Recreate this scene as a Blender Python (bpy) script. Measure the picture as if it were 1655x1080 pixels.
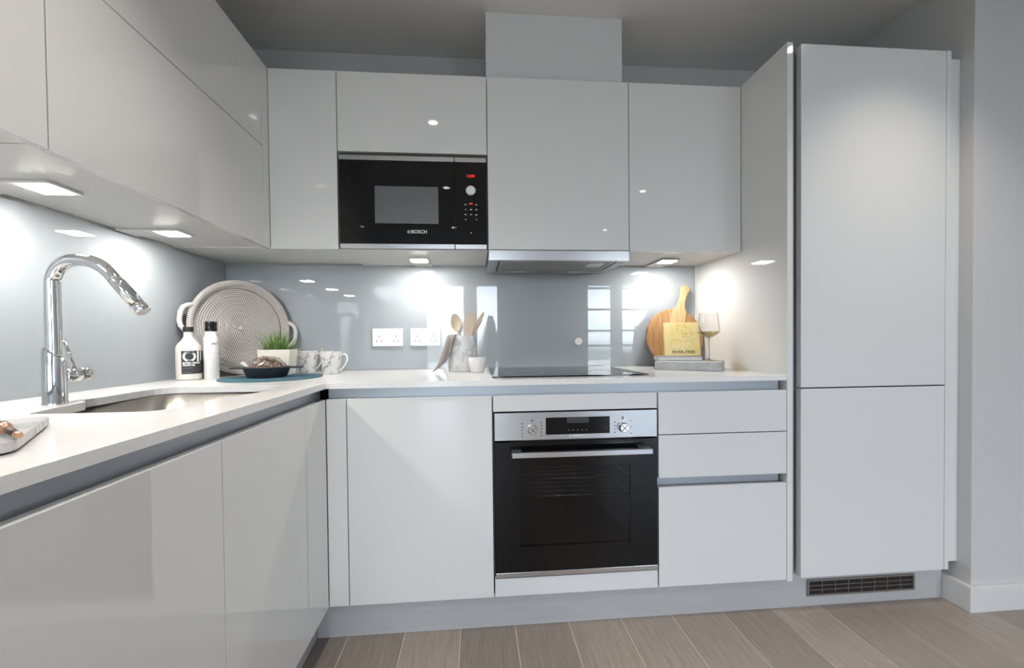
import bpy, bmesh, math, random
from mathutils import Vector, Matrix
random.seed(7)
for o in list(bpy.data.objects): bpy.data.objects.remove(o)
SC = bpy.context.scene
COL = SC.collection

# ------------------------------------------------------------------ camera
F, PX, PY, W, H = 666.84, 822.36, 559.61, 1655.0, 1080.0
YAW, PITCH, ROLL = -0.07989, -0.01562, -0.01033
cy, sy = math.cos(YAW), math.sin(YAW)
r = Vector((cy, sy, 0)); f = Vector((-sy, cy, 0)); u = Vector((0, 0, 1))
f2 = f*math.cos(PITCH) + u*math.sin(PITCH); u2 = -f*math.sin(PITCH) + u*math.cos(PITCH)
r3 = r*math.cos(ROLL) + u2*math.sin(ROLL); u3 = -r*math.sin(ROLL) + u2*math.cos(ROLL)
cam = bpy.data.cameras.new('camera'); camo = bpy.data.objects.new('camera', cam); COL.objects.link(camo)
M = Matrix((r3, u3, -f2)).transposed().to_4x4(); M.translation = (0.5124, -1.4495, 1.0477)
camo.matrix_world = M
cam.sensor_fit = 'HORIZONTAL'; cam.sensor_width = 36.0; cam.lens = 36.0*F/W
cam.shift_x = (W/2 - PX)/W; cam.shift_y = (PY - H/2)/W
cam.clip_start = 0.02; cam.clip_end = 200
SC.camera = camo

# ------------------------------------------------------------------ view, light levels
SC.view_settings.view_transform = 'Standard'; SC.view_settings.look = 'None'
SC.view_settings.gamma = 1.0; SC.view_settings.use_curve_mapping = False
SC.view_settings.exposure = 0.62
SC.cycles.use_denoising = True
SC.cycles.caustics_reflective = False; SC.cycles.caustics_refractive = False
SC.cycles.sample_clamp_indirect = 6.0
SC.cycles.max_bounces = 10; SC.cycles.diffuse_bounces = 5; SC.cycles.glossy_bounces = 5
SC.cycles.transmission_bounces = 8; SC.cycles.transparent_max_bounces = 12
SKY = 12.5          # daylight through the windows
LED = 135.0         # under-cabinet lamps (emission of the diffuser)
DOWN = 34.0        # ceiling downlights (watts)

world = bpy.data.worlds.new('sky'); SC.world = world; world.use_nodes = True
nt = world.node_tree; nt.nodes.clear()
def wn(t, **k):
    n = nt.nodes.new(t)
    for a, b in k.items(): setattr(n, a, b)
    return n
out = wn('ShaderNodeOutputWorld'); bg = wn('ShaderNodeBackground'); tc = wn('ShaderNodeTexCoord')
sep = wn('ShaderNodeSeparateXYZ'); ramp = wn('ShaderNodeValToRGB'); noi = wn('ShaderNodeTexNoise'); cr = wn('ShaderNodeValToRGB'); mx = wn('ShaderNodeMix', data_type='RGBA')
mp = wn('ShaderNodeMapping'); mp.inputs['Scale'].default_value = (3, 3, 9)
nt.links.new(tc.outputs['Generated'], sep.inputs[0]); nt.links.new(tc.outputs['Generated'], mp.inputs[0]); nt.links.new(mp.outputs[0], noi.inputs['Vector'])
noi.inputs['Scale'].default_value = 1.3; noi.inputs['Detail'].default_value = 5
mr = wn('ShaderNodeMapRange'); mr.inputs[1].default_value = -1; mr.inputs[2].default_value = 1
nt.links.new(sep.outputs['Z'], mr.inputs[0]); nt.links.new(mr.outputs[0], ramp.inputs[0])
e = ramp.color_ramp.elements
e[0].position = 0.0; e[0].color = (0.16, 0.17, 0.16, 1)
e[1].position = 1.0; e[1].color = (0.30, 0.50, 0.85, 1)
for p, c in ((0.485, (0.20, 0.23, 0.24, 1)), (0.502, (0.78, 0.88, 1.0, 1)), (0.62, (0.52, 0.70, 0.95, 1))):
    q = e.new(p); q.color = c
cr.color_ramp.elements[0].position = 0.44; cr.color_ramp.elements[1].position = 0.62
cr.color_ramp.elements[0].color = (0, 0, 0, 1); cr.color_ramp.elements[1].color = (1, 1, 1, 1)
nt.links.new(noi.outputs[0], cr.inputs[0])
gt = wn('ShaderNodeMath', operation='GREATER_THAN'); gt.inputs[1].default_value = 0.004
mu = wn('ShaderNodeMath', operation='MULTIPLY')
nt.links.new(sep.outputs['Z'], gt.inputs[0]); nt.links.new(gt.outputs[0], mu.inputs[0]); nt.links.new(cr.outputs[0], mu.inputs[1])
nt.links.new(mu.outputs[0], mx.inputs[0]); nt.links.new(ramp.outputs[0], mx.inputs[6]); mx.inputs[7].default_value = (1, 1, 1, 1)
nt.links.new(mx.outputs[2], bg.inputs[0]); bg.inputs[1].default_value = SKY
nt.links.new(bg.outputs[0], out.inputs[0])

# ------------------------------------------------------------------ materials
def mat(name, col, rough=0.4, metal=0.0, coat=0.0, ior=1.5, emit=None, es=0, spec=0.5, trans=0.0):
    m = bpy.data.materials.new(name); m.use_nodes = True
    b = m.node_tree.nodes['Principled BSDF']
    b.inputs['Base Color'].default_value = (*col, 1); b.inputs['Roughness'].default_value = rough
    b.inputs['Metallic'].default_value = metal; b.inputs['IOR'].default_value = ior
    b.inputs['Coat Weight'].default_value = coat; b.inputs['Coat Roughness'].default_value = 0.02
    b.inputs['Specular IOR Level'].default_value = spec
    b.inputs['Transmission Weight'].default_value = trans
    if emit: b.inputs['Emission Color'].default_value = (*emit, 1); b.inputs['Emission Strength'].default_value = es
    return m
def nd(m, t, **k):
    n = m.node_tree.nodes.new(t)
    for a, b in k.items(): setattr(n, a, b)
    return n
def coords(m, scale=(1, 1, 1), rnd=False):
    L = m.node_tree.links.new
    t = nd(m, 'ShaderNodeTexCoord'); mp = nd(m, 'ShaderNodeMapping'); mp.inputs['Scale'].default_value = scale
    if rnd:
        oi = nd(m, 'ShaderNodeObjectInfo'); mm = nd(m, 'ShaderNodeVectorMath', operation='SCALE'); ad = nd(m, 'ShaderNodeVectorMath', operation='ADD')
        cx = nd(m, 'ShaderNodeCombineXYZ')
        for i in range(3): L(oi.outputs['Random'], cx.inputs[i])
        L(cx.outputs[0], mm.inputs[0]); mm.inputs['Scale'].default_value = 37.0
        L(t.outputs['Object'], ad.inputs[0]); L(mm.outputs[0], ad.inputs[1]); L(ad.outputs[0], mp.inputs[0])
    else:
        L(t.outputs['Object'], mp.inputs[0])
    return mp.outputs[0]
def ramped(m, vec, stops, ntype='noise', nscale=5, detail=4, dist=0.0, target='Base Color'):
    L = m.node_tree.links.new
    n = nd(m, 'ShaderNodeTexNoise' if ntype == 'noise' else 'ShaderNodeTexWave')
    n.inputs['Scale'].default_value = nscale; n.inputs['Detail'].default_value = detail; n.inputs['Distortion'].default_value = dist
    L(vec, n.inputs['Vector'])
    rp = nd(m, 'ShaderNodeValToRGB'); el = rp.color_ramp.elements
    el[0].position, el[0].color = stops[0][0], (*stops[0][1], 1)
    el[1].position, el[1].color = stops[-1][0], (*stops[-1][1], 1)
    for p, c in stops[1:-1]:
        q = el.new(p); q.color = (*c, 1)
    L(n.outputs['Fac' if ntype == 'noise' else 'Fac'], rp.inputs[0])
    if target: L(rp.outputs[0], m.node_tree.nodes['Principled BSDF'].inputs[target])
    return n, rp
def bump(m, fac, strength=0.2, dist=0.002):
    b = nd(m, 'ShaderNodeBump'); b.inputs['Strength'].default_value = strength; b.inputs['Distance'].default_value = dist
    m.node_tree.links.new(fac, b.inputs['Height']); m.node_tree.links.new(b.outputs[0], m.node_tree.nodes['Principled BSDF'].inputs['Normal'])

GLOSS = mat('white_gloss_lacquer', (0.76, 0.76, 0.75), 0.035, spec=0.5, coat=0.4)
SATIN = mat('white_satin_lacquer', (0.74, 0.745, 0.75), 0.16, spec=0.5)
CARC = mat('carcass_white', (0.70, 0.69, 0.67), 0.35)
DARKGAP = mat('carcass_gap_shade', (0.10, 0.10, 0.10), 0.6)  # carcass darkened: the shade in the door gaps is put into its colour
RAIL = mat('anodised_aluminium', (0.42, 0.445, 0.475), 0.38, metal=0.5)
PLIN = mat('plinth_grey', (0.50, 0.50, 0.505), 0.35)
n_, rp_ = ramped(PLIN, coords(PLIN, (1.5, 40, 40)), [(0.3, (0.48, 0.48, 0.485)), (0.7, (0.525, 0.525, 0.53))], nscale=6)
TOP = mat('white_quartz', (0.86, 0.855, 0.84), 0.10)
ramped(TOP, coords(TOP), [(0.3, (0.84, 0.835, 0.82)), (0.7, (0.88, 0.875, 0.86))], nscale=60)
GLASSB = mat('back_painted_glass', (0.345, 0.375, 0.397), 0.015, ior=1.5)
WALL = mat('wall_paint_grey', (0.60, 0.60, 0.60), 0.75)
_n, _r = ramped(WALL, coords(WALL), [(0.3, (0.585, 0.585, 0.585)), (0.7, (0.615, 0.615, 0.615))], nscale=180); bump(WALL, _n.outputs[0], 0.05, 0.001)
CEIL = mat('ceiling_paint', (0.80, 0.79, 0.77), 0.85)
_n, _r = ramped(CEIL, coords(CEIL), [(0.3, (0.79, 0.78, 0.76)), (0.7, (0.81, 0.80, 0.78))], nscale=120)
SKIRT = mat('baseboard_white', (0.72, 0.72, 0.72), 0.35)
STEEL = mat('brushed_steel', (0.62, 0.62, 0.63), 0.22, metal=1.0)
STEELB = mat('sink_steel', (0.50, 0.47, 0.43), 0.28, metal=1.0)
_n, _r = ramped(STEELB, coords(STEELB, (90, 4, 4)), [(0.3, (0.45, 0.42, 0.38)), (0.7, (0.56, 0.53, 0.49))], nscale=3)
CHROME = mat('chrome', (0.86, 0.86, 0.87), 0.04, metal=1.0)
BLACKG = mat('black_glass', (0.004, 0.004, 0.0045), 0.02, ior=1.42)
BLACKM = mat('black_plastic', (0.015, 0.015, 0.016), 0.4)
ENAMEL = mat('oven_enamel', (0.09, 0.09, 0.095), 0.35)
MESHW = mat('microwave_mesh', (0.12, 0.12, 0.125), 0.35, metal=0.3)
_v = coords(MESHW, (1, 1, 1)); _n, _r = ramped(MESHW, _v, [(0.35, (0.09, 0.09, 0.095)), (0.65, (0.16, 0.16, 0.165))], nscale=500, detail=1)
WHITEP = mat('white_plastic', (0.84, 0.84, 0.84), 0.25)
MARK = mat('grey_print', (0.45, 0.45, 0.46), 0.5)
MARKD = mat('dark_print', (0.10, 0.10, 0.11), 0.5)
WHITEPR = mat('white_print', (0.85, 0.85, 0.85), 0.5)
REDLED = mat('red_led', (0.3, 0.01, 0.01), 0.5, emit=(1, 0.02, 0.03), es=0.9)
LEDM = mat('led_diffuser', (0.9, 0.9, 0.9), 0.5, emit=(1.0, 0.955, 0.90), es=LED)
DOWNM = mat('downlight_lens', (0.9, 0.9, 0.9), 0.5, emit=(1.0, 0.93, 0.84), es=14.0)
LAMPOFF = mat('hood_lamp_glass', (0.75, 0.75, 0.73), 0.2)
def marble(name, base, vein, scale=6.0, rough=0.25):
    m = mat(name, base, rough); v = coords(m, (1, 1, 1)); L = m.node_tree.links.new
    n1 = nd(m, 'ShaderNodeTexNoise'); n1.inputs['Scale'].default_value = scale*0.6; n1.inputs['Detail'].default_value = 3
    L(v, n1.inputs['Vector'])
    mxv = nd(m, 'ShaderNodeMix', data_type='RGBA'); mxv.inputs[0].default_value = 0.35; L(v, mxv.inputs[6]); L(n1.outputs['Color'], mxv.inputs[7])
    n2 = nd(m, 'ShaderNodeTexNoise'); n2.inputs['Scale'].default_value = scale; n2.inputs['Detail'].default_value = 6; L(mxv.outputs[2], n2.inputs['Vector'])
    rp = nd(m, 'ShaderNodeValToRGB'); el = rp.color_ramp.elements
    el[0].position, el[0].color = 0.40, (*base, 1); el[1].position, el[1].color = 0.62, (*base, 1)
    for p, c in ((0.475, tuple(0.85*b for b in base)), (0.50, vein), (0.52, tuple(0.9*b for b in base))):
        q = el.new(p); q.color = (*c, 1)
    L(n2.outputs[0], rp.inputs[0]); L(rp.outputs[0], m.node_tree.nodes['Principled BSDF'].inputs['Base Color'])
    return m
MARBLE = marble('white_marble', (0.74, 0.73, 0.72), (0.42, 0.41, 0.42), 9)
MARBLEM = marble('veined_mug_glaze', (0.80, 0.79, 0.77), (0.22, 0.21, 0.21), 16, 0.15)
MARBLEG = marble('grey_marble', (0.55, 0.54, 0.55), (0.34, 0.33, 0.35), 8, 0.2)
def wood(name, c0, c1, c2, scale=(60, 4, 60), ns=2.5, rough=0.5, rnd=False):
    m = mat(name, c1, rough); n, rp = ramped(m, coords(m, scale, rnd), [(0.28, c0), (0.5, c1), (0.72, c2)], nscale=ns, detail=6, dist=0.6)
    bump(m, n.outputs[0], 0.12, 0.001); return m
OAKF = wood('grey_oak_floor', (0.265, 0.220, 0.187), (0.315, 0.267, 0.230), (0.365, 0.316, 0.276), (110, 5, 110), 1.6, 0.40, True)
# every plank a little lighter or darker
_oi = nd(OAKF, 'ShaderNodeObjectInfo'); _mr = nd(OAKF, 'ShaderNodeMapRange'); _mr.inputs[3].default_value = 0.80; _mr.inputs[4].default_value = 1.2
_hs = nd(OAKF, 'ShaderNodeHueSaturation'); OAKF.node_tree.links.new(_oi.outputs['Random'], _mr.inputs[0]); OAKF.node_tree.links.new(_mr.outputs[0], _hs.inputs['Value'])
_bs = OAKF.node_tree.nodes['Principled BSDF']; _src = _bs.inputs['Base Color'].links[0].from_socket
OAKF.node_tree.links.new(_src, _hs.inputs['Color']); OAKF.node_tree.links.new(_hs.outputs[0], _bs.inputs['Base Color'])
FLOORB = mat('floor_joint_highlight', (0.74, 0.70, 0.64), 0.7)  # pale joints: highlights on the plank bevels put into the colour
BEECH = wood('pale_beech', (0.62, 0.49, 0.35), (0.69, 0.57, 0.43), (0.74, 0.63, 0.50), (40, 40, 5), 2)
ACACIA = wood('warm_acacia', (0.20, 0.095, 0.035), (0.33, 0.18, 0.072), (0.43, 0.26, 0.12), (70, 70, 6), 1.6)
ACACIAL = wood('light_acacia', (0.42, 0.27, 0.125), (0.50, 0.345, 0.18), (0.56, 0.41, 0.24), (70, 70, 6), 1.6)
WALNUT = wood('dark_walnut', (0.05, 0.025, 0.015), (0.09, 0.045, 0.03), (0.13, 0.07, 0.045), (40, 40, 40), 2)
COPPER = mat('rose_copper', (0.65, 0.36, 0.24), 0.3, metal=0.8)
RATTAN = mat('whitewashed_rattan', (0.60, 0.575, 0.555), 0.7)
RATTANG = mat('rattan_gap', (0.16, 0.12, 0.10), 0.8)
CONC = mat('concrete', (0.42, 0.42, 0.43), 0.75)
_n, _r = ramped(CONC, coords(CONC), [(0.3, (0.36, 0.36, 0.37)), (0.7, (0.47, 0.47, 0.475))], nscale=35); bump(CONC, _n.outputs[0], 0.25, 0.002)
YELLOW = mat('yellow_book_cloth', (0.86, 0.66, 0.22), 0.45)
ramped(YELLOW, coords(YELLOW, (1, 1, 1)), [(0.35, (0.90, 0.77, 0.42)), (0.65, (0.87, 0.66, 0.22))], nscale=9)
GOLDPR = mat('gold_print', (0.52, 0.35, 0.03), 0.35, metal=0.2)
INK = mat('brown_ink', (0.10, 0.07, 0.03), 0.6)
PAPER = mat('paper_pages', (0.80, 0.78, 0.74), 0.8)
GREYCOV = mat('grey_book_cover', (0.20, 0.195, 0.20), 0.5)
LINEN = mat('grey_linen', (0.22, 0.195, 0.19), 0.9)
_n, _r = ramped(LINEN, coords(LINEN), [(0.3, (0.19, 0.165, 0.16)), (0.7, (0.26, 0.23, 0.22))], nscale=220)
BLUEF = mat('teal_felt', (0.03, 0.09, 0.125), 0.95)
_n, _r = ramped(BLUEF, coords(BLUEF), [(0.3, (0.025, 0.08, 0.11)), (0.7, (0.045, 0.115, 0.155))], nscale=260)
IRON = mat('black_cast_iron', (0.025, 0.027, 0.03), 0.5)
CREAM = mat('cream_ceramic', (0.74, 0.70, 0.64), 0.25)
POTW = mat('cream_plant_pot', (0.70, 0.67, 0.60), 0.5)
PASTA = wood('brown_pasta', (0.20, 0.12, 0.09), (0.32, 0.21, 0.16), (0.45, 0.32, 0.26), (20, 20, 20), 3)
LEAF = mat('grass_green', (0.16, 0.34, 0.05), 0.5)
ramped(LEAF, coords(LEAF, (1, 1, 1)), [(0.3, (0.035, 0.11, 0.012)), (0.7, (0.17, 0.30, 0.05))], nscale=40)
SOIL = mat('dark_soil', (0.03, 0.025, 0.02), 0.9)
LABELB = mat('black_label', (0.03, 0.03, 0.032), 0.5)
CERW = mat('white_ceramic', (0.82, 0.81, 0.79), 0.2)
CHEESE = mat('pale_cheese', (0.76, 0.72, 0.60), 0.5)
BRASS = mat('brass', (0.62, 0.46, 0.2), 0.3, metal=1.0)
SPRUCE = mat('spruce_needles', (0.03, 0.07, 0.045), 0.8)
BARK = mat('bark', (0.08, 0.055, 0.04), 0.9)
FRAMEG = mat('grey_window_frame', (0.22, 0.24, 0.26), 0.4)
PAVE = mat('balcony_paving', (0.38, 0.38, 0.37), 0.8)
GRATE = mat('bronze_grille', (0.30, 0.27, 0.25), 0.4, metal=0.6)
def clear(name, tint=(1, 1, 1), fac=0.08, rough=0.0):
    m = bpy.data.materials.new(name); m.use_nodes = True; t = m.node_tree; t.nodes.clear(); L = t.links.new
    o = t.nodes.new('ShaderNodeOutputMaterial'); mixs = t.nodes.new('ShaderNodeMixShader'); tr = t.nodes.new('ShaderNodeBsdfTransparent'); gl = t.nodes.new('ShaderNodeBsdfGlossy')
    lw = t.nodes.new('ShaderNodeLayerWeight'); lw.inputs[0].default_value = 0.5; fr = t.nodes.new('ShaderNodeMath'); fr.operation = 'POWER'; fr.inputs[1].default_value = 5.0; L(lw.outputs['Facing'], fr.inputs[0]); ad = t.nodes.new('ShaderNodeMath'); ad.operation = 'ADD'; ad.inputs[1].default_value = fac+0.03; ad.use_clamp = True
    gl.inputs['Roughness'].default_value = rough; tr.inputs[0].default_value = (*tint, 1)
    L(fr.outputs[0], ad.inputs[0]); L(ad.outputs[0], mixs.inputs[0]); L(tr.outputs[0], mixs.inputs[1]); L(gl.outputs[0], mixs.inputs[2]); L(mixs.outputs[0], o.inputs[0])
    return m
PANE = clear('window_glass', (0.97, 0.98, 0.98), 0.0)
OVENG = clear('tinted_oven_glass', (0.55, 0.55, 0.56), 0.0)
FILM = clear('clear_film', (0.96, 0.96, 0.96), 0.10, 0.12)
WINEG = clear('clear_wine_glass', (0.99, 0.99, 0.99), 0.012)
WINE = clear('white_wine', (0.66, 0.60, 0.40), 0.03)

# ------------------------------------------------------------------ helpers
ORG = {}
def thing(name, label, cat, loc=(0, 0, 0), rot=None, group=None):
    """Empty at the base of a thing. Without rot its parts are given in room coordinates, with rot in its own."""
    o = bpy.data.objects.new(name, None); COL.objects.link(o); o.location = loc; o.empty_display_size = 0.05
    if rot is not None: o.rotation_euler = rot; ORG[o.name] = Vector((0, 0, 0))
    else: ORG[o.name] = Vector(loc)
    o['label'] = label; o['category'] = cat
    if group: o['group'] = group
    return o
def tag(o, label, cat, group=None):
    o['label'] = label; o['category'] = cat
    if group: o['group'] = group
    return o
def finish(o, me, m, parent, smooth, bev, seg=2, local=False):
    if m is not None: me.materials.append(m)
    off = Vector((0, 0, 0))
    if parent is not None:
        off = ORG.get(parent.name, Vector((0, 0, 0)))
        o.parent = parent; ORG[o.name] = off
    if off.length and not local: me.transform(Matrix.Translation(-off))
    if smooth:
        for p in me.polygons: p.use_smooth = True
    if bev:
        b = o.modifiers.new('edge', 'BEVEL'); b.width = bev; b.segments = seg; b.limit_method = 'ANGLE'; b.angle_limit = math.radians(40)
        b.harden_normals = False
    return o
def mesh(name, vs, fs, m, parent=None, smooth=False, bev=0, seg=2):
    me = bpy.data.meshes.new(name); me.from_pydata([tuple(v) for v in vs], [], fs); me.update()
    o = bpy.data.objects.new(name, me); COL.objects.link(o)
    return finish(o, me, m, parent, smooth, bev, seg)
def frombm(name, bm, m, parent=None, smooth=False, bev=0, seg=2):
    bmesh.ops.recalc_face_normals(bm, faces=bm.faces)
    me = bpy.data.meshes.new(name); bm.to_mesh(me); bm.free()
    o = bpy.data.objects.new(name, me); COL.objects.link(o)
    return finish(o, me, m, parent, smooth, bev, seg)
BF = [(0, 3, 2, 1), (4, 5, 6, 7), (0, 1, 5, 4), (1, 2, 6, 5), (2, 3, 7, 6), (3, 0, 4, 7)]
def boxv(x0, x1, y0, y1, z0, z1):
    return [(x0, y0, z0), (x1, y0, z0), (x1, y1, z0), (x0, y1, z0), (x0, y0, z1), (x1, y0, z1), (x1, y1, z1), (x0, y1, z1)]
def box(name, x0, x1, y0, y1, z0, z1, m, parent=None, bev=0.0008, seg=2):
    return mesh(name, boxv(x0, x1, y0, y1, z0, z1), BF, m, parent, False, bev, seg)
def boxes(name, bl, m, parent=None, bev=0):
    vs, fs = [], []
    for b in bl:
        n = len(vs); vs += boxv(*b); fs += [tuple(i+n for i in q) for q in BF]
    return mesh(name, vs, fs, m, parent, False, bev)
def lathe(name, prof, m, parent=None, at=(0, 0, 0), seg=40, smooth=True, closed=False, axis='z', bev=0, capb=True, capt=True):
    vs, fs = [], []
    for (rr, z) in prof:
        for k in range(seg):
            a = 2*math.pi*k/seg
            p = (rr*math.cos(a), rr*math.sin(a), z)
            if axis == 'y': p = (p[0], p[2], p[1])
            elif axis == '-y': p = (p[0], -p[2], p[1])
            elif axis == 'x': p = (p[2], p[0], p[1])
            vs.append((p[0]+at[0], p[1]+at[1], p[2]+at[2]))
    n = len(prof)
    for i in range(n-1 if not closed else n):
        j = (i+1) % n
        for k in range(seg):
            l = (k+1) % seg
            fs.append((i*seg+k, i*seg+l, j*seg+l, j*seg+k))
    if not closed:
        if capb: fs.append(tuple(range(seg))[::-1])
        if capt: fs.append(tuple((n-1)*seg+k for k in range(seg)))
    bm = bmesh.new(); bv = [bm.verts.new(v) for v in vs]
    for q in fs:
        try: bm.faces.new([bv[i] for i in q])
        except ValueError: pass
    bmesh.ops.remove_doubles(bm, verts=bm.verts, dist=1e-6)
    o = frombm(name, bm, m, parent, False, bev)
    if smooth:
        for p in o.data.polygons: p.use_smooth = len(p.vertices) <= 4
        try: o.data.set_sharp_from_angle(angle=math.radians(42))
        except Exception: pass
    return o
def tube(name, pts, rad, m, parent=None, seg=12, closed=False, radii=None, flat=1.0, up0=None, caps=True):
    pts = [Vector(p) for p in pts]; n = len(pts); vs, fs = [], []
    prev = None
    for i, p in enumerate(pts):
        a = pts[(i-1) % n] if (closed or i > 0) else p; b = pts[(i+1) % n] if (closed or i < n-1) else p
        t = (b-a).normalized()
        if prev is None:
            nrm = Vector(up0) if up0 else (Vector((0, 0, 1)) if abs(t.z) < 0.9 else Vector((1, 0, 0)))
        else: nrm = prev
        nrm = (nrm - t*nrm.dot(t)).normalized(); prev = nrm; bn = t.cross(nrm)
        R_ = radii[i] if radii else rad
        for k in range(seg):
            an = 2*math.pi*k/seg
            vs.append(p + nrm*(math.cos(an)*R_*flat) + bn*(math.sin(an)*R_))
    for i in range(n if closed else n-1):
        j = (i+1) % n
        for k in range(seg):
            l = (k+1) % seg; fs.append((i*seg+k, i*seg+l, j*seg+l, j*seg+k))
    if not closed and caps: fs.append(tuple(range(seg))[::-1]); fs.append(tuple((n-1)*seg+k for k in range(seg)))
    bm = bmesh.new(); bv = [bm.verts.new(v) for v in vs]
    for q in fs: bm.faces.new([bv[i] for i in q])
    o = frombm(name, bm, m, parent)
    for p in o.data.polygons: p.use_smooth = len(p.vertices) <= 4
    return o
def prism(name, poly, z0, z1, m, parent=None, bev=0, holes=(), smooth=False, xf=None):
    """flat outline (with holes) extruded from z0 to z1"""
    bm = bmesh.new(); edges = []
    for pl in [poly]+list(holes):
        v = [bm.verts.new((p[0], p[1], z0)) for p in pl]
        for i in range(len(v)): edges.append(bm.edges.new((v[i], v[(i+1) % len(v)])))
    if holes: bmesh.ops.triangle_fill(bm, edges=edges, use_beauty=True)
    else: bm.faces.new(list(bm.verts))
    g = bmesh.ops.extrude_face_region(bm, geom=list(bm.faces))
    bmesh.ops.translate(bm, verts=[v for v in g['geom'] if isinstance(v, bmesh.types.BMVert)], vec=(0, 0, z1-z0))
    if xf is not None: bmesh.ops.transform(bm, matrix=xf, verts=bm.verts)
    return frombm(name, bm, m, parent, smooth, bev)
def text(name, s, size, m, parent, at, xd=(1, 0, 0), yd=(0, 0, 1), align='CENTER', ext=0.0003, bend=None, spacing=1.0, bold=0.0):
    cu = bpy.data.curves.new(name, 'FONT'); cu.body = s; cu.size = size; cu.align_x = align; cu.align_y = 'CENTER'
    cu.extrude = 0.0 if bend else ext; cu.space_character = spacing; cu.offset = bold; cu.resolution_u = 3
    t = bpy.data.objects.new(name+'_t', cu); COL.objects.link(t); bpy.context.view_layer.update()
    me = bpy.data.meshes.new_from_object(t.evaluated_get(bpy.context.evaluated_depsgraph_get()))
    bpy.data.objects.remove(t); bpy.data.curves.remove(cu); me.materials.clear()
    xd = Vector(xd); yd = Vector(yd); zd = xd.cross(yd)
    if bend:     # wrap round a vertical cylinder: (cx, cy, radius, angle of the text centre)
        cx, cyy, R_, a0 = bend
        for v in me.vertices:
            a = a0 + v.co.x/R_; zz = v.co.y
            v.co = Vector((cx+R_*math.cos(a), cyy+R_*math.sin(a), at[2]+zz))
    else:
        for v in me.vertices:
            c = v.co.copy(); v.co = Vector(at) + xd*c.x + yd*c.y + zd*c.z
    o = bpy.data.objects.new(name, me); COL.objects.link(o)
    return finish(o, me, m, parent, False, 0)
def struct(o): o['kind'] = 'structure'; return o
def copy_tree(o, parent=None):
    c = o.copy(); COL.objects.link(c); ORG[c.name] = ORG.get(o.name, Vector((0, 0, 0)))
    if parent is not None: c.parent = parent
    for ch in [q for q in bpy.data.objects if q.parent == o]: copy_tree(ch, c)
    return c
def arc(cx, cy_, rr, a0, a1, n):
    return [(cx+rr*math.cos(math.radians(a0+(a1-a0)*i/n)), cy_+rr*math.sin(math.radians(a0+(a1-a0)*i/n))) for i in range(n+1)]

# ------------------------------------------------------------------ measures (m)
ZC, ZW = 0.9058, 0.8858            # worktop top and underside
ZDT, ZDB = 0.8499, 0.1346          # base doors top and bottom
X1, X2, X3, X4 = 0.068, 0.568, 1.168, 1.668
YU, YW, XLW, XLU = 0.264, 0.6283, -0.6744, -0.2952
ZUB, ZUT, ZCE = 1.4187, 2.1291, 2.4495
YREAR, XRIGHT = -6.0, 4.7
G = 0.0015                         # half a door gap

# ------------------------------------------------------------------ the room
fl = struct(box('floor', -0.70, XRIGHT+0.1, YREAR-0.1, 0.66, -0.06, -0.0008, FLOORB, bev=0))
PWD = 0.1983; px0 = 0.0495 - 4*PWD
pl_me = {}
random.seed(3)
for i in range(int((XRIGHT-px0)/PWD)+1):
    xa = px0+i*PWD; yb = 0.045; first = random.uniform(0.5, 1.9)
    while yb > YREAR:
        ln = min(first if yb > 0.04 else 1.9, yb-YREAR); first = 1.9
        ya = yb-ln
        x_lo, x_hi = max(xa, XLW+0.005), min(xa+PWD, XRIGHT)
        if x_hi-x_lo > 0.02 and ln > 0.02:
            key = (round(x_hi-x_lo, 4), round(ln, 4))
            if key not in pl_me:
                me = bpy.data.meshes.new('plank'); w, d = x_hi-x_lo-0.0024, ln-0.0020
                me.from_pydata(boxv(0, w, -d, 0, -0.0007, 0), [], BF); me.materials.append(OAKF); pl_me[key] = me
            p = bpy.data.objects.new('plank', pl_me[key]); COL.objects.link(p); p.parent = fl; p.location = (x_lo+0.0012, yb-0.0010, 0.0)
        yb = ya
struct(box('ceiling', -0.75, XRIGHT+0.1, YREAR-0.1, 0.75, ZCE, ZCE+0.1, CEIL, bev=0))
struct(box('wall_back', -0.75, 2.5, YW+0.008, YW+0.1, -0.06, ZCE, WALL, bev=0))
struct(box('wall_left', XLW-0.1, XLW-0.008, YREAR, YW+0.008, -0.06, ZCE, WALL, bev=0))
struct(box('wall_right', 2.379, XRIGHT+0.1, -0.040, YW+0.1, -0.06, ZCE, WALL, bev=0.002))
struct(box('wall_far_right', XRIGHT, XRIGHT+0.1, YREAR, -0.04, -0.06, ZCE, WALL, bev=0))
bb = [(2.3555, 0.06), (2.3555, -0.057), (XRIGHT, -0.057), (XRIGHT, -0.040), (2.379, -0.040), (2.379, 0.06)]
struct(prism('baseboard_right', bb, 0, 0.0965, SKIRT, bev=0.002))
struct(box('baseboard_far_right', XRIGHT-0.018, XRIGHT, YREAR, -0.06, 0, 0.0965, SKIRT, bev=0.002))
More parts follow.
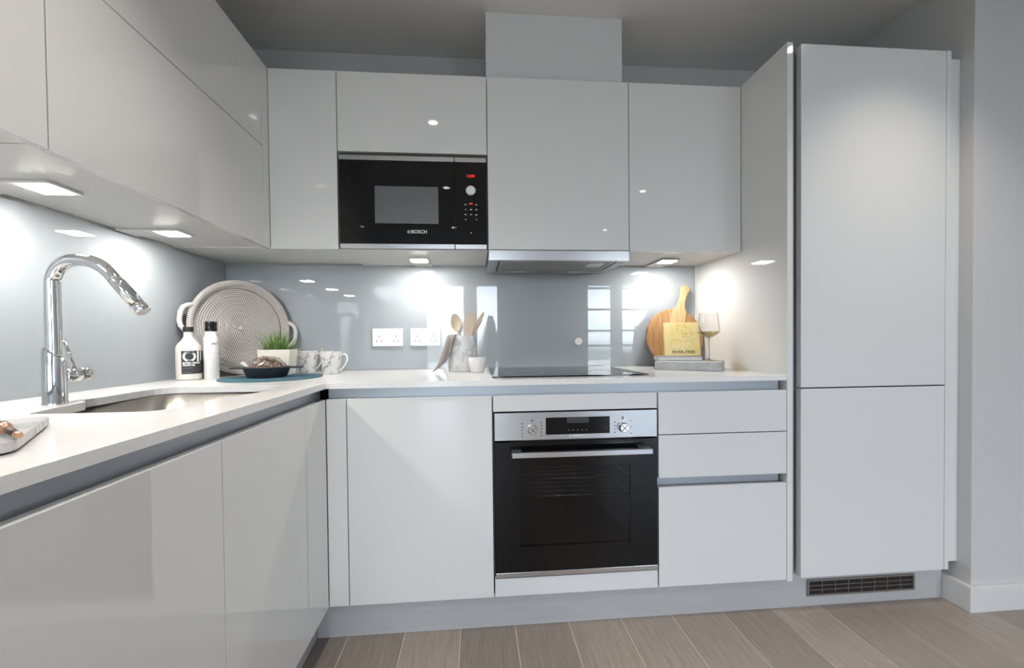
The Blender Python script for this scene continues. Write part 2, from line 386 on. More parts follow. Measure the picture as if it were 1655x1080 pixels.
# rear wall behind the viewer with four openings
wins = [(-0.55, 0.31, 0.06, 2.23), (0.50, 1.02, 0.06, 2.23), (2.88, 3.48, 0.30, 2.24), (3.64, 4.28, 0.30, 2.24)]
segs = []; xs = -0.76
for (a, b, z0, z1) in wins:
    segs.append((xs, a, YREAR-0.1, YREAR, -0.06, ZCE)); segs.append((a, b, YREAR-0.1, YREAR, z1, ZCE)); segs.append((a, b, YREAR-0.1, YREAR, -0.06, z0)); xs = b
segs.append((xs, XRIGHT+0.1, YREAR-0.1, YREAR, -0.06, ZCE))
struct(boxes('wall_rear', segs, WALL))
bars = {0: [], 1: [], 2: [2.14, 1.68, 1.22, 0.9], 3: [2.14, 1.68, 1.22, 0.9]}
for k, (a, b, z0, z1) in enumerate(wins):
    w = bpy.data.objects.new('window_%d' % (k+1), None); COL.objects.link(w); w.location = ((a+b)/2, YREAR-0.05, z0); w['kind'] = 'structure'; ORG[w.name] = Vector(w.location)
    t = 0.045
    fb = [(a, a+t, YREAR-0.08, YREAR-0.02, z0, z1), (b-t, b, YREAR-0.08, YREAR-0.02, z0, z1), (a+t, b-t, YREAR-0.08, YREAR-0.02, z0, z0+t), (a+t, b-t, YREAR-0.08, YREAR-0.02, z1-t, z1)]
    boxes('window_frame', fb, FRAMEG, w)
    for zb in bars[k]: box('glazing_bar', a+t, b-t, YREAR-0.075, YREAR-0.025, zb-0.022, zb+0.022, FRAMEG, w, bev=0)
    box('pane', a+t, b-t, YREAR-0.053, YREAR-0.047, z0+t, z1-t, PANE, w, bev=0)
    L = bpy.data.lights.new('window_portal', 'AREA'); L.shape = 'RECTANGLE'; L.size = b-a; L.size_y = z1-z0; L.cycles.is_portal = True
    lo = bpy.data.objects.new('window_portal', L); COL.objects.link(lo); lo.location = ((a+b)/2, YREAR-0.12, (z0+z1)/2); lo.rotation_euler = (math.radians(90), 0, 0)
struct(box('balcony_floor', -3, 7, -9.0, YREAR-0.1, -0.25, -0.05, PAVE, bev=0))

# ------------------------------------------------------------------ worktop with sink opening
def rounded(poly, rad, n=5):
    out_ = []; N = len(poly)
    for i, p in enumerate(poly):
        p = Vector(p); a = Vector(poly[i-1]); b = Vector(poly[(i+1) % N]); rr = rad[i] if isinstance(rad, (list, tuple)) else rad
        d1 = (a-p).normalized(); d2 = (b-p).normalized(); q0 = p+d1*rr; q1 = p+d2*rr
        for k in range(n+1):
            t = k/n; out_.append(tuple((q0*(1-t)+p*t)*(1-t)+(p*(1-t)+q1*t)*t))
    return out_
YL_END = -1.80
HOLE = rounded([(-0.405, -0.535), (-0.447, -0.352), (-0.478, -0.335), (-0.490, -0.040), (-0.110, -0.045), (-0.100, -0.24), (-0.145, -0.37), (-0.147, -0.535)], [0.02, 0.012, 0.02, 0.07, 0.05, 0.05, 0.06, 0.05])
wt_out = [(XLW+0.001, YW-0.001), (XLW+0.001, YL_END), (0.0, YL_END), (0.0, -0.002), (X4-0.002, -0.002), (X4-0.002, YW-0.001)]
wt = prism('worktop', wt_out, ZW, ZC, TOP, holes=[HOLE], bev=0.0012)
tag(wt, 'white quartz L-shaped worktop with sink opening', 'worktop')

# sink: bowl under the opening
sk = thing('sink', 'stainless steel undermount sink set below the white worktop', 'sink', (-0.30, -0.29, 0.72))
SO = rounded([(-0.50, -0.55), (-0.50, -0.025), (-0.085, -0.025), (-0.085, -0.55)], 0.07, 7)
SI = rounded([(-0.485, -0.535), (-0.485, -0.04), (-0.10, -0.04), (-0.10, -0.535)], 0.07, 7)
def loft(name, rings, m, parent, cap_last=True, smooth=True):
    bm = bmesh.new(); R_ = [[bm.verts.new(p) for p in rg] for rg in rings]; n = len(rings[0])
    for a, b in zip(R_, R_[1:]):
        for i in range(n): bm.faces.new((a[i], a[(i+1) % n], b[(i+1) % n], b[i]))
    if cap_last: bm.faces.new(R_[-1])
    return frombm(name, bm, m, parent, smooth)
def sh(poly, s, z, c=(-0.2925, -0.2875)): return [(c[0]+(p[0]-c[0])*s, c[1]+(p[1]-c[1])*s, z) for p in poly]
so = loft('bowl', [sh(SO, 1.0, ZW-0.001), sh(SI, 1.0, ZW-0.0015), sh(SI, 0.985, 0.76), sh(SI, 0.95, 0.728), sh(SI, 0.86, 0.718)], STEELB, sk)
so.modifiers.new('gauge', 'SOLIDIFY').thickness = 0.0012
lathe('drain', [(0.0, 0.722), (0.02, 0.721), (0.042, 0.7225), (0.045, 0.720)], STEEL, sk, at=(-0.29, -0.20, 0), seg=28, capb=False, capt=False)

# ------------------------------------------------------------------ splashbacks
tag(box('splashback', XLW-0.007, XLW, -1.80, YW, ZC-0.002, ZUB+0.001, GLASSB, bev=0.0006), 'grey glass splashback behind the tap and sink on the left wall', 'splashback')
sp = thing('splashback', 'blue-grey glass splashback behind the hob on the back wall', 'splashback', (0.5, YW, ZC))
box('glass_panel', XLW+0.001, 1.659, YW, YW+0.007, ZC+0.0005, ZUB+0.001, GLASSB, sp, bev=0.0006)
box('edge_trim', 1.660, 1.6675, YW-0.002, YW+0.006, ZC+0.0005, ZUB+0.001, SKIRT, sp, bev=0.0006)
tag(lathe('reflection_disc', [(0.0, 0.0), (0.019, 0.0), (0.0195, 0.003), (0.018, 0.0045), (0.0, 0.0045)], CREAM, at=(1.037, YW-0.0002, 1.0351), axis='-y', seg=36, capb=False, capt=False), 'small cream disc standing in for a round reflection in the splashback above the hob', 'disc')  # added disc: imitates a round reflection in the glass, no real cover plate

# ------------------------------------------------------------------ base cabinets, back run
def carcass(x0, x1, y0, y1, z0, z1, parent, name='carcass', m=None): return box(name, x0, x1, y0, y1, z0, z1, m or DARKGAP, parent, bev=0)
c = thing('base_cabinet', 'white gloss base cabinet between the inner corner and the oven', 'cabinet', (0.3, 0.3, 0))
carcass(0.003, X2-0.001, 0.0205, 0.56, ZDB, 0.842, c)
box('corner_filler', 0.0012, X1-G, 0.0, 0.019, ZDB, ZDT, GLOSS, c, bev=0.001)
box('door', X1+G, X2-G, 0.0, 0.019, ZDB, ZDT, GLOSS, c, bev=0.001)
c = thing('oven_housing', 'white gloss base unit holding the built-in oven', 'cabinet', (0.868, 0.3, 0))
boxes('carcass', [(X2+0.001, X2+0.005, 0.0205, 0.56, ZDB, 0.842), (X3-0.005, X3-0.001, 0.0205, 0.56, ZDB, 0.842), (X2+0.005, X3-0.005, 0.0205, 0.56, ZDB, 0.190)], DARKGAP, c)
box('upper_fascia', X2+G+0.001, X3-G, 0.0, 0.019, 0.7935, ZDT, SATIN, c, bev=0.001)
box('lower_fascia', X2+G+0.002, X3-G, 0.0, 0.019, ZDB, 0.1985, SATIN, c, bev=0.001)
c = thing('drawer_unit', 'white satin drawer unit with three fronts beside the tall fridge', 'cabinet', (1.418, 0.3, 0))
carcass(X3+0.001, X4-0.001, 0.034, 0.56, ZDB, 0.842, c)
for (a, b) in ((0.6965, ZDT), (0.5365, 0.6930), (ZDB, 0.5010)): box('drawer_front', X3+G+0.003, X4-G, 0.0, 0.019, a, b, SATIN, c, bev=0.001)
prof = [(0.0195, 0.488), (0.031, 0.488), (0.031, 0.552), (0.0195, 0.552), (0.0195, 0.5505), (0.0295, 0.5505), (0.0295, 0.4895), (0.0195, 0.4895)]
prism('grip_channel', prof, X3+0.006, X4-0.012, RAIL, c, xf=Matrix(((0, 0, 1, 0), (1, 0, 0, 0), (0, 1, 0, 0), (0, 0, 0, 1))))

# base cabinets, left run
ys = [-0.002, -0.577, -1.178, -1.795]
labs = ['white gloss base cabinet below the sink, nearest the inner corner', 'white gloss base cabinet below the marble board, at the left edge', 'white gloss base cabinet at the near end of the left run']
for k in range(3):
    c = thing('base_cabinet', labs[k], 'cabinet', (-0.3, (ys[k]+ys[k+1])/2, 0), group='base cabinets of the left run')
    if k == 0: boxes('carcass', [(-0.60, -0.0205, ys[k+1]+0.001, ys[k+1]+0.016, ZDB, 0.842), (-0.60, -0.0205, ys[k+1]+0.016, ys[k]-0.02, ZDB, 0.15), (-0.10, -0.0205, -0.02, 0.0, ZDB, 0.842)], DARKGAP, c)
    else: carcass(-0.60, -0.0205, ys[k+1]+0.001, ys[k]-0.001, ZDB, 0.842, c)
    box('door', -0.019, 0.0, ys[k+1]+G, ys[k]-G, ZDB, ZDT, GLOSS, c, bev=0.001)

# grip rails under the worktop
pr = [(0.0195, 0.8435), (0.032, 0.8435), (0.032, ZW-0.0005), (0.0295, ZW-0.0005), (0.0295, 0.846), (0.0195, 0.846)]
o = prism('grip_rail', pr, 0.0, X4-0.012, RAIL, xf=Matrix(((0, 0, 1, 0), (1, 0, 0, 0), (0, 1, 0, 0), (0, 0, 0, 1))))
tag(o, 'blue-grey aluminium grip rail under the back worktop edge', 'rail')
o = prism('grip_rail', [(-a, b) for a, b in pr], -0.030, 1.795, RAIL, xf=Matrix(((1, 0, 0, 0), (0, 0, -1, 0), (0, 1, 0, 0), (0, 0, 0, 1))))
tag(o, 'grey aluminium grip rail under the left worktop edge', 'rail')

# plinths
o = box('plinth', -0.056, 2.354, 0.040, 0.056, 0.0005, ZDB-0.001, PLIN, bev=0.0008)
tag(o, 'grey plinth along the floor under the oven, drawers and fridge', 'plinth')
o = box('plinth', -0.072, -0.0565, -1.795, 0.039, 0.0005, ZDB-0.001, PLIN, bev=0.0008)
tag(o, 'grey plinth along the floor under the left cabinets', 'plinth')
g = thing('vent_grille', 'bronze ventilation grille in the plinth below the fridge', 'grille', (2.0, 0.0395, 0.042))
boxes('frame', [(1.780, 2.232, 0.034, 0.0395, 0.042, 0.0485), (1.780, 2.232, 0.034, 0.0395, 0.0995, 0.106), (1.780, 1.787, 0.034, 0.0395, 0.0485, 0.0995), (2.225, 2.232, 0.034, 0.0395, 0.0485, 0.0995)], GRATE, g)
box('backing', 1.787, 2.225, 0.0375, 0.0395, 0.0485, 0.0995, BLACKM, g, bev=0)
for z in (0.0655, 0.0825): box('slat', 1.787, 2.225, 0.0345, 0.0374, z-0.0011, z+0.0011, GRATE, g, bev=0)
for k in range(1, 8):
    xx = 1.787+0.438*k/8; box('slat', xx-0.001, xx+0.001, 0.0350, 0.0372, 0.0485, 0.0995, GRATE, g, bev=0)

# ------------------------------------------------------------------ tall fridge
o = box('end_panel', 1.6684, 1.6904, -0.001, YW+0.006, 0.128, 2.134, GLOSS, bev=0.0008)
tag(o, 'tall white end panel between the worktop and the fridge', 'panel')
c = thing('fridge_cabinet', 'tall white integrated fridge freezer with two satin doors', 'fridge', (2.0, 0.3, 0))
carcass(1.6915, 2.303, 0.034, 0.60, ZDB, 2.118, c, m=PLIN)
XF0, XF1 = 1.7165, 2.3020
box('door', XF0, XF1, -0.0097, 0.018, 0.8580, 2.1243, SATIN, c, bev=0.0022)
box('door', XF0, XF1, -0.0097, 0.018, 0.1425, 0.8530, SATIN, c, bev=0.0022)
pg = [(1.6908, 0.000), (1.6928, 0.000), (1.6928, 0.028), (1.712, 0.028), (1.712, 0.020), (1.714, 0.020), (1.714, 0.033), (1.6908, 0.033)]
prism('grip_profile', pg, 0.150, 2.118, RAIL, c)
o = box('end_panel', 2.3045, 2.3225, -0.009, 0.60, 0.1425, 2.1250, SATIN, bev=0.001)
tag(o, 'slim white end panel between the fridge and the right wall', 'panel')
o = box('filler_strip', 2.3235, 2.3785, 0.006, 0.020, 0.165, 2.105, SATIN, bev=0.0008)
tag(o, 'narrow white filler strip against the right wall', 'filler')

# ------------------------------------------------------------------ wall cabinets, back run
def wallcab(x0, x1, label, doorz=None, m=GLOSS, px=None):
    c = thing('wall_cabinet', label, 'cabinet', ((x0+x1)/2, 0.45, ZUB), group='wall cabinets above the worktop')
    z0, z1 = doorz or (ZUB, ZUT)
    return c
c = wallcab(XLU, -0.032, 'plain white corner wall cabinet left of the microwave')
box('carcass', XLW+0.002, -0.033, 0.2845, YW-0.001, ZUB+0.007, ZUT-0.004, CARC, c, bev=0)
box('door', XLU+0.0015, -0.032-G, YU, 0.283, ZUB, ZUT, GLOSS, c, bev=0.001)
c = wallcab(-0.032, X2, 'white wall cabinet with a lift-up flap holding the microwave')
boxes('carcass', [(-0.0315, -0.0255, 0.2845, YW-0.001, ZUB+0.003, ZUT-0.004), (0.5615, 0.5675, 0.2845, YW-0.001, ZUB+0.003, ZUT-0.004), (-0.0255, 0.5615, 0.2845, YW-0.001, ZUB+0.003, 1.4205), (-0.0255, 0.5615, 0.2845, YW-0.001, 1.800, ZUT-0.004)], DARKGAP, c)
box('base_panel', -0.031, 0.567, 0.275, YW-0.001, ZUB, ZUB+0.003, CARC, c, bev=0)
box('flap_door', -0.032+G, X2-G, YU, 0.283, 1.8115, ZUT, GLOSS, c, bev=0.001)
c = wallcab(X2, X3, 'white wall cabinet above the cooker hood')
box('carcass', X2+0.001, X3-0.001, 0.2845, YW-0.001, 1.4235, ZUT-0.004, DARKGAP, c, bev=0)
box('door', X2+G, X3-G, YU, 0.283, 1.4225, ZUT, GLOSS, c, bev=0.001)
c = wallcab(X3, X4, 'white wall cabinet between the cooker hood and the tall end panel')
box('carcass', X3+0.001, X4-0.001, 0.2845, YW-0.001, ZUB+0.003, ZUT-0.004, CARC, c, bev=0)
box('door', X3+G, X4-G-0.001, YU, 0.283, ZUB, ZUT, GLOSS, c, bev=0.001)
o = box('hood_boxing', 0.5695, 1.1665, 0.335, YW+0.007, ZUT-0.003, ZCE-0.0005, SATIN, bev=0.001)
tag(o, 'white boxed-in duct rising from the hood cabinet to the ceiling', 'boxing')

# wall cabinets, left run
for (ya, yb, lab, fil) in ((-0.589, 0.218, 'white two-tier wall cabinet over the tap, nearest the corner', True), (-1.392, -0.589, 'white two-tier wall cabinet at the upper left edge', False)):
    c = thing('wall_cabinet', lab, 'cabinet', (-0.5, (ya+yb)/2, ZUB), group='wall cabinets of the left run')
    top = YU+0.018 if fil else yb-0.001
    box('carcass', XLW+0.002, XLU-0.0205, ya+0.001, top, ZUB+0.016, ZUT-0.004, CARC, c, bev=0)
    box('base_panel', XLW+0.002, XLU-0.024, ya+0.002, top-0.001, ZUB+0.011, ZUB+0.016, CARC, c, bev=0)
    box('door', XLU-0.019, XLU, ya+G, yb-G, ZUB, 1.8031-G, GLOSS, c, bev=0.001)
    box('flap_door', XLU-0.019, XLU, ya+G, yb-G, 1.8031+G, ZUT, GLOSS, c, bev=0.001)
    if fil: box('corner_filler', XLU-0.019, XLU-0.0005, yb+0.0003, YU+0.017, ZUB, ZUT, GLOSS, c, bev=0.0006)

# ------------------------------------------------------------------ lamps
def ledlamp(x, y, rot, label, zl=ZUB):
    t = thing('cabinet_lamp', label, 'lamp', (x, y, zl-0.0005), rot=(0, 0, rot), group='under-cabinet lamps')
    box('housing', -0.043, 0.043, -0.045, 0.150, -0.007, 0.0, CARC, t, bev=0.0015)
    p = rounded([(-0.034, -0.034), (0.034, -0.034), (0.034, 0.034), (-0.034, 0.034)], 0.008, 4)
    prism('diffuser', p, -0.0085, -0.0071, LEDM, t)
    return t
ledlamp(-0.520, 0.060, math.radians(90), 'glowing square lamp under the left cabinets nearest the corner', ZUB+0.011)
ledlamp(-0.516, -0.362, math.radians(90), 'glowing square lamp under the left cabinets above the tap', ZUB+0.011)
ledlamp(-0.516, -0.775, math.radians(90), 'glowing square lamp under the left cabinets at the near end', ZUB+0.011)
ledlamp(0.2615, 0.4616, 0, 'glowing square lamp below the microwave cabinet')
ledlamp(1.4274, 0.4603, 0, 'glowing square lamp below the wall cabinet right of the hood')
def downlight(x, y, label, e=DOWN, cone=110):
    t = thing('downlight', label, 'lamp', (x, y, ZCE), rot=(0, 0, 0), group='ceiling downlights')
    lathe('bezel', [(0.030, -0.001), (0.030, -0.006), (0.034, -0.0075), (0.042, -0.004), (0.043, -0.0005)], WHITEP, t, seg=36, closed=True)
    lathe('lens', [(0.0, -0.0015), (0.0285, -0.0015), (0.0285, -0.003), (0.0, -0.003)], DOWNM, t, seg=28, capb=False, capt=False)
    L = bpy.data.lights.new('downlight_beam', 'SPOT'); L.energy = e; L.color = (1.0, 0.93, 0.84); L.spot_size = math.radians(cone); L.spot_blend = 0.9; L.shadow_soft_size = 0.028
    lo = bpy.data.objects.new('downlight_beam', L); COL.objects.link(lo); lo.parent = t; lo.location = (0, 0, -0.012)
for (x, y, lab) in ((0.255, -0.72, 'ceiling downlight over the floor in front of the sink cabinet'), (0.26, -1.86, 'ceiling downlight behind the viewer on the left'), (2.11, -1.85, 'ceiling downlight behind the viewer on the right'), (0.26, -3.2, 'far ceiling downlight on the left towards the windows'), (2.18, -3.22, 'far ceiling downlight on the right towards the windows')):
    downlight(x, y, lab)
downlight(2.06, -0.46, 'ceiling downlight in front of the tall fridge', DOWN*0.8, 96)

# ------------------------------------------------------------------ cooker hood
hd = thing('cooker_hood', 'slim stainless steel cooker hood with grey filter panel over the hob', 'hood', (0.869, 0.45, 1.3775))
box('front_bar', 0.5705, 1.1665, YU-0.001, 0.285, 1.3775, 1.4190, STEEL, hd, bev=0.0008)
boxes('casing', [(0.5715, 0.612, 0.2855, 0.598, 1.3785, 1.4215), (1.126, 1.1655, 0.2855, 0.598, 1.3785, 1.4215), (0.612, 1.126, 0.545, 0.598, 1.3785, 1.4215), (0.612, 1.126, 0.2855, 0.545, 1.392, 1.4215)], mat('hood_grey', (0.42, 0.42, 0.43), 0.35, metal=0.8), hd)
FILT = mat('filter_mesh', (0.33, 0.32, 0.31), 0.5, metal=0.6)
_v = coords(FILT, (1, 1, 1)); ramped(FILT, _v, [(0.4, (0.24, 0.235, 0.23)), (0.6, (0.40, 0.39, 0.38))], nscale=420, detail=1)
fp = box('filter_panel', 0.620, 1.118, 0.290, 0.535, 1.381, 1.3915, FILT, hd, bev=0.001)
boxes('filter_trim', [(0.620, 0.628, 0.290, 0.535, 1.3795, 1.381), (1.110, 1.118, 0.290, 0.535, 1.3795, 1.381), (0.628, 1.110, 0.290, 0.297, 1.3795, 1.381)], STEEL, fp)
box('rating_label', 1.02, 1.085, 0.34, 0.43, 1.3800, 1.3809, WHITEP, fp, bev=0)
for x in (0.735, 1.005): lathe('lamp_lens', [(0.0, 1.3765), (0.024, 1.3765), (0.028, 1.3780), (0.028, 1.3788), (0.0, 1.3788)], LAMPOFF, hd, at=(x, 0.572, 0), seg=26, capb=False, capt=False)

# ------------------------------------------------------------------ microwave
mw = thing('microwave', 'built-in black glass microwave with steel strips and red clock', 'microwave', (0.268, 0.45, 1.4215))
XM0, XM1, XMS, ZM0, ZM1 = -0.0265, 0.5625, 0.4325, 1.4225, 1.7960
box('body', XM0+0.004, XM1-0.004, 0.283, 0.60, 1.4222, 1.795, BLACKM, mw, bev=0)
d = box('door', XM0, XMS-0.0015, YU-0.002, 0.282, ZM0+0.019, ZM1-0.019, BLACKG, mw, bev=0.0008)
box('window', 0.113, 0.3665, YU-0.0026, YU-0.0021, 1.5240, 1.6740, MESHW, d, bev=0)
box('steel_strip', XM0, XMS-0.0015, YU-0.0025, 0.282, ZM1-0.0185, ZM1, STEEL, d, bev=0.0006)
box('steel_strip', XM0, XMS-0.0015, YU-0.0025, 0.282, ZM0, ZM0+0.0185, STEEL, d, bev=0.0006)
text('lettering', 'BOSCH', 0.0195, WHITEPR, d, (0.288, YU-0.0022, 1.4905), bold=0.0002)
lathe('emblem', [(0.0066, 0.0), (0.0066, 0.0006), (0.0054, 0.0006), (0.0054, 0.0)], WHITEPR, d, at=(0.247, YU-0.0021, 1.4905), axis='-y', seg=30, closed=True)
boxes('emblem_anchor', [(0.2438, 0.2450, YU-0.0027, YU-0.0021, 1.4872, 1.4938), (0.2490, 0.2502, YU-0.0027, YU-0.0021, 1.4872, 1.4938), (0.2450, 0.2490, YU-0.0027, YU-0.0021, 1.4899, 1.4911)], WHITEPR, d)
p = box('control_panel', XMS+0.0015, XM1, YU-0.002, 0.282, ZM0+0.019, ZM1-0.019, BLACKG, mw, bev=0.0008)
box('steel_strip', XMS+0.0015, XM1, YU-0.0025, 0.282, ZM1-0.0185, ZM1, STEEL, p, bev=0.0006)
box('steel_strip', XMS+0.0015, XM1, YU-0.0025, 0.282, ZM0, ZM0+0.0185, STEEL, p, bev=0.0006)
text('clock_digits', '12:00', 0.0165, REDLED, p, (0.498, YU-0.0023, 1.7205), bold=0.0)
kn = lathe('knob', [(0.0, 0.0), (0.0185, 0.0), (0.0185, 0.010), (0.0175, 0.0135), (0.0, 0.0140)], WHITEP, p, at=(0.499, YU-0.0021, 1.6590), axis='-y', seg=40, capb=False, capt=False)
lathe('knob_ring', [(0.0186, 0.004), (0.0208, 0.004), (0.0208, 0.009), (0.0186, 0.011)], CHROME, kn, at=(0.499, YU-0.0021, 1.6590), axis='-y', seg=40, closed=True)
bt = []
for (xo, zo) in ((-0.022, 1.604), (0.022, 1.604), (-0.022, 1.584), (0.0, 1.584), (0.022, 1.584), (-0.022, 1.564), (0.0, 1.564), (0.022, 1.563), (-0.022, 1.543), (0.022, 1.543), (0.0, 1.488)):
    w = 0.005 if zo < 1.55 or xo == -0.022 and zo == 1.584 else 0.0085
    bt.append((0.499+xo-w/2, 0.499+xo+w/2, YU-0.0026, YU-0.0021, zo-0.002, zo+0.002))
for i, b in enumerate(bt): box('button_mark', *b, MARK, p, bev=0)
box('indicator_light', 0.492, 0.506, YU-0.0026, YU-0.0021, 1.606, 1.6105, REDLED, p, bev=0)

# ------------------------------------------------------------------ oven
ov = thing('oven', 'built-in stainless steel and black glass oven under the hob', 'oven', (0.871, 0.3, 0.2))
OX0, OX1, OZ0, OZ1 = 0.5745, 1.1655, 0.2024, 0.7890
boxes('body', [(OX0+0.004, OX1-0.004, 0.017, 0.02, 0.60, OZ1), (OX0+0.004, 0.640, 0.017, 0.54, 0.204, OZ1), (1.085, OX1-0.004, 0.017, 0.54, 0.204, OZ1), (0.640, 1.085, 0.017, 0.54, 0.204, 0.29), (0.640, 1.085, 0.02, 0.54, 0.62, OZ1), (0.640, 1.085, 0.50, 0.54, 0.29, 0.62)], BLACKM, ov)
boxes('cavity', [(0.6402, 0.643, 0.03, 0.4995, 0.2902, 0.6198), (1.082, 1.0848, 0.03, 0.4995, 0.2902, 0.6198), (0.643, 1.082, 0.03, 0.4995, 0.2902, 0.293), (0.643, 1.082, 0.03, 0.4995, 0.617, 0.6198), (0.643, 1.082, 0.497, 0.4995, 0.293, 0.617)], ENAMEL, ov)
cp = box('control_panel', OX0, OX1, -0.003, 0.016, 0.6905, OZ1, STEEL, ov, bev=0.0012)
box('display', 0.7570, 0.9895, -0.0042, -0.0031, 0.7085, 0.7690, BLACKG, cp, bev=0.0004)
box('display_frame', 0.7555, 0.9910, -0.0040, -0.0031, 0.6960, 0.7075, STEEL, cp, bev=0.0004)
text('lettering', 'BOSCH', 0.0125, WHITEPR, cp, (0.875, -0.0042, 0.7020), bold=0.00015)
lathe('emblem', [(0.0045, 0.0), (0.0045, 0.0005), (0.0036, 0.0005), (0.0036, 0.0)], WHITEPR, cp, at=(0.846, -0.0041, 0.7020), axis='-y', seg=24, closed=True)
box('clock_window', 0.833, 0.912, -0.0046, -0.0043, 0.748, 0.7680, mat('display_grey', (0.05, 0.05, 0.055), 0.2), cp, bev=0)
for k in range(5): box('touch_mark', 0.838+0.016*k, 0.842+0.016*k, -0.0046, -0.0043, 0.722, 0.7235, MARK, cp, bev=0)
for xk in (0.7085, 1.0375):
    kb = lathe('knob', [(0.0, 0.0), (0.0180, 0.0), (0.0180, 0.003), (0.0165, 0.0045), (0.0155, 0.020), (0.0140, 0.0215), (0.0, 0.0215)], CHROME, cp, at=(xk, -0.0031, 0.7287), axis='-y', seg=40, capb=False, capt=False)
    for q in range(2):
        a = math.radians(45+90*q); vs = []
        for (s, t) in ((-1, -1), (1, -1), (1, 1), (-1, 1)):
            lx, lz = s*0.0125, t*0.0011; vs.append((xk+lx*math.cos(a)-lz*math.sin(a), lx*math.sin(a)+lz*math.cos(a)+0.7287))
        v8 = [(p_[0], -0.0262, p_[1]) for p_ in vs]+[(p_[0], -0.0247, p_[1]) for p_ in vs]
        mesh('grip_line', v8, BF, MARKD, kb)
mk = []
for k in range(5):
    z = 0.7035+0.0115*k
    mk += [(0.6700, 0.6760, -0.0034, -0.0029, z-0.0016, z+0.0016), (0.7385, 0.7440, -0.0034, -0.0029, z+0.003-0.0016, z+0.003+0.0016)]
for k in range(4):
    z = 0.7095+0.0125*k
    mk += [(1.0060, 1.0110, -0.0034, -0.0029, z-0.0016, z+0.0016)]
mk += [(0.7045, 0.7125, -0.0034, -0.0029, 0.757, 0.763), (1.0345, 1.0405, -0.0034, -0.0029, 0.757, 0.766), (1.066, 1.071, -0.0034, -0.0029, 0.750, 0.7525), (1.068, 1.073, -0.0034, -0.0029, 0.727, 0.7295), (1.066, 1.071, -0.0034, -0.0029, 0.704, 0.7065)]
for b in mk: box('dial_mark', *b, MARKD, cp, bev=0)
dz0, dz1 = 0.2200, 0.6845
wx0, wx1, wz0, wz1 = 0.659, 1.066, 0.310, 0.594
od = boxes('door', [(OX0, wx0, -0.002, 0.016, dz0, dz1), (wx1, OX1, -0.002, 0.016, dz0, dz1), (wx0, wx1, -0.002, 0.016, dz0, wz0), (wx0, wx1, -0.002, 0.016, wz1, dz1)], BLACKG, ov)
box('window_pane', wx0, wx1, -0.0018, 0.004, wz0, wz1, OVENG, od, bev=0)
box('steel_strip', OX0, OX1, -0.003, 0.016, OZ0, 0.2195, STEEL, od, bev=0.0008)
hb = box('handle', 0.6320, 1.1290, -0.052, -0.040, 0.6405, 0.6595, STEEL, od, bev=0.002)
for x in (0.6330, 1.0930): box('handle_bracket', x, x+0.035, -0.040, -0.0021, 0.6445, 0.6580, mat('bracket_grey', (0.14, 0.14, 0.145), 0.35, metal=0.5), hb, bev=0.001)
for zr in (0.465, 0.530):
    rk = thing('oven_rack', 'chromed wire rack on the %s level inside the oven' % ('lower' if zr < 0.5 else 'upper'), 'rack', (0.862, 0.25, zr), group='wire racks in the oven')
    R_ = [(0.6445, 0.06, zr), (1.080, 0.06, zr), (1.080, 0.44, zr), (0.6445, 0.44, zr)]
    tube('rim', R_, 0.0028, CHROME, rk, seg=8, closed=True)
    for k in range(1, 8):
        yy = 0.06+0.38*k/8; tube('wire', [(0.646, yy, zr), (1.079, yy, zr)], 0.0013, CHROME, rk, seg=6)
    tube('stop_loop', [(1.062, 0.058, zr), (1.068, 0.056, zr+0.016), (1.075, 0.058, zr+0.018)], 0.002, CHROME, rk, seg=6)

# ------------------------------------------------------------------ hob
hb = thing('induction_hob', 'black glass induction hob set on the white worktop', 'hob', (0.873, 0.33, ZC))
hp = rounded([(0.573, 0.082), (1.174, 0.082), (1.174, 0.588), (0.573, 0.588)], 0.006, 4)
prism('glass_top', hp, ZC+0.0003, ZC+0.0050, BLACKG, hb, bev=0.001)
for (x, y, rr) in ((0.715, 0.235, 0.075), (0.715, 0.455, 0.09), (1.03, 0.235, 0.09), (1.03, 0.455, 0.075)):
    lathe('cooking_zone', [(rr, ZC+0.0050), (rr, ZC+0.00525), (rr-0.0012, ZC+0.00525), (rr-0.0012, ZC+0.0050)], MARK, hb, at=(x, y, 0), seg=48, closed=True)

# ------------------------------------------------------------------ sockets
def socket(x0, z0, label):
    t = thing('wall_socket', label, 'socket', (x0+0.0735, YW, z0), rot=(0, 0, 0), group='double sockets on the splashback')
    box('face_plate', -0.0735, 0.0735, -0.0095, -0.0003, 0.0, 0.0875, WHITEP, t, bev=0.002, seg=3)
    for s in (-1, 1):
        cx = s*0.0405
        box('pin_slot', cx-0.002, cx+0.002, -0.0099, -0.0094, 0.0445, 0.0525, MARKD, t, bev=0)
        for q in (-1, 1): box('pin_slot', cx+q*0.011-0.0032, cx+q*0.011+0.0032, -0.0099, -0.0094, 0.0235, 0.0275, MARKD, t, bev=0)
        b = box('switch_rocker', s*0.0115-0.0085, s*0.0115+0.0085, -0.0125, -0.0094, 0.048, 0.070, WHITEP, t, bev=0.0012)
socket(0.0078, 1.0215, 'white double socket further from the utensil crock')
socket(0.1918, 1.0215, 'white double socket next to the utensil crock')

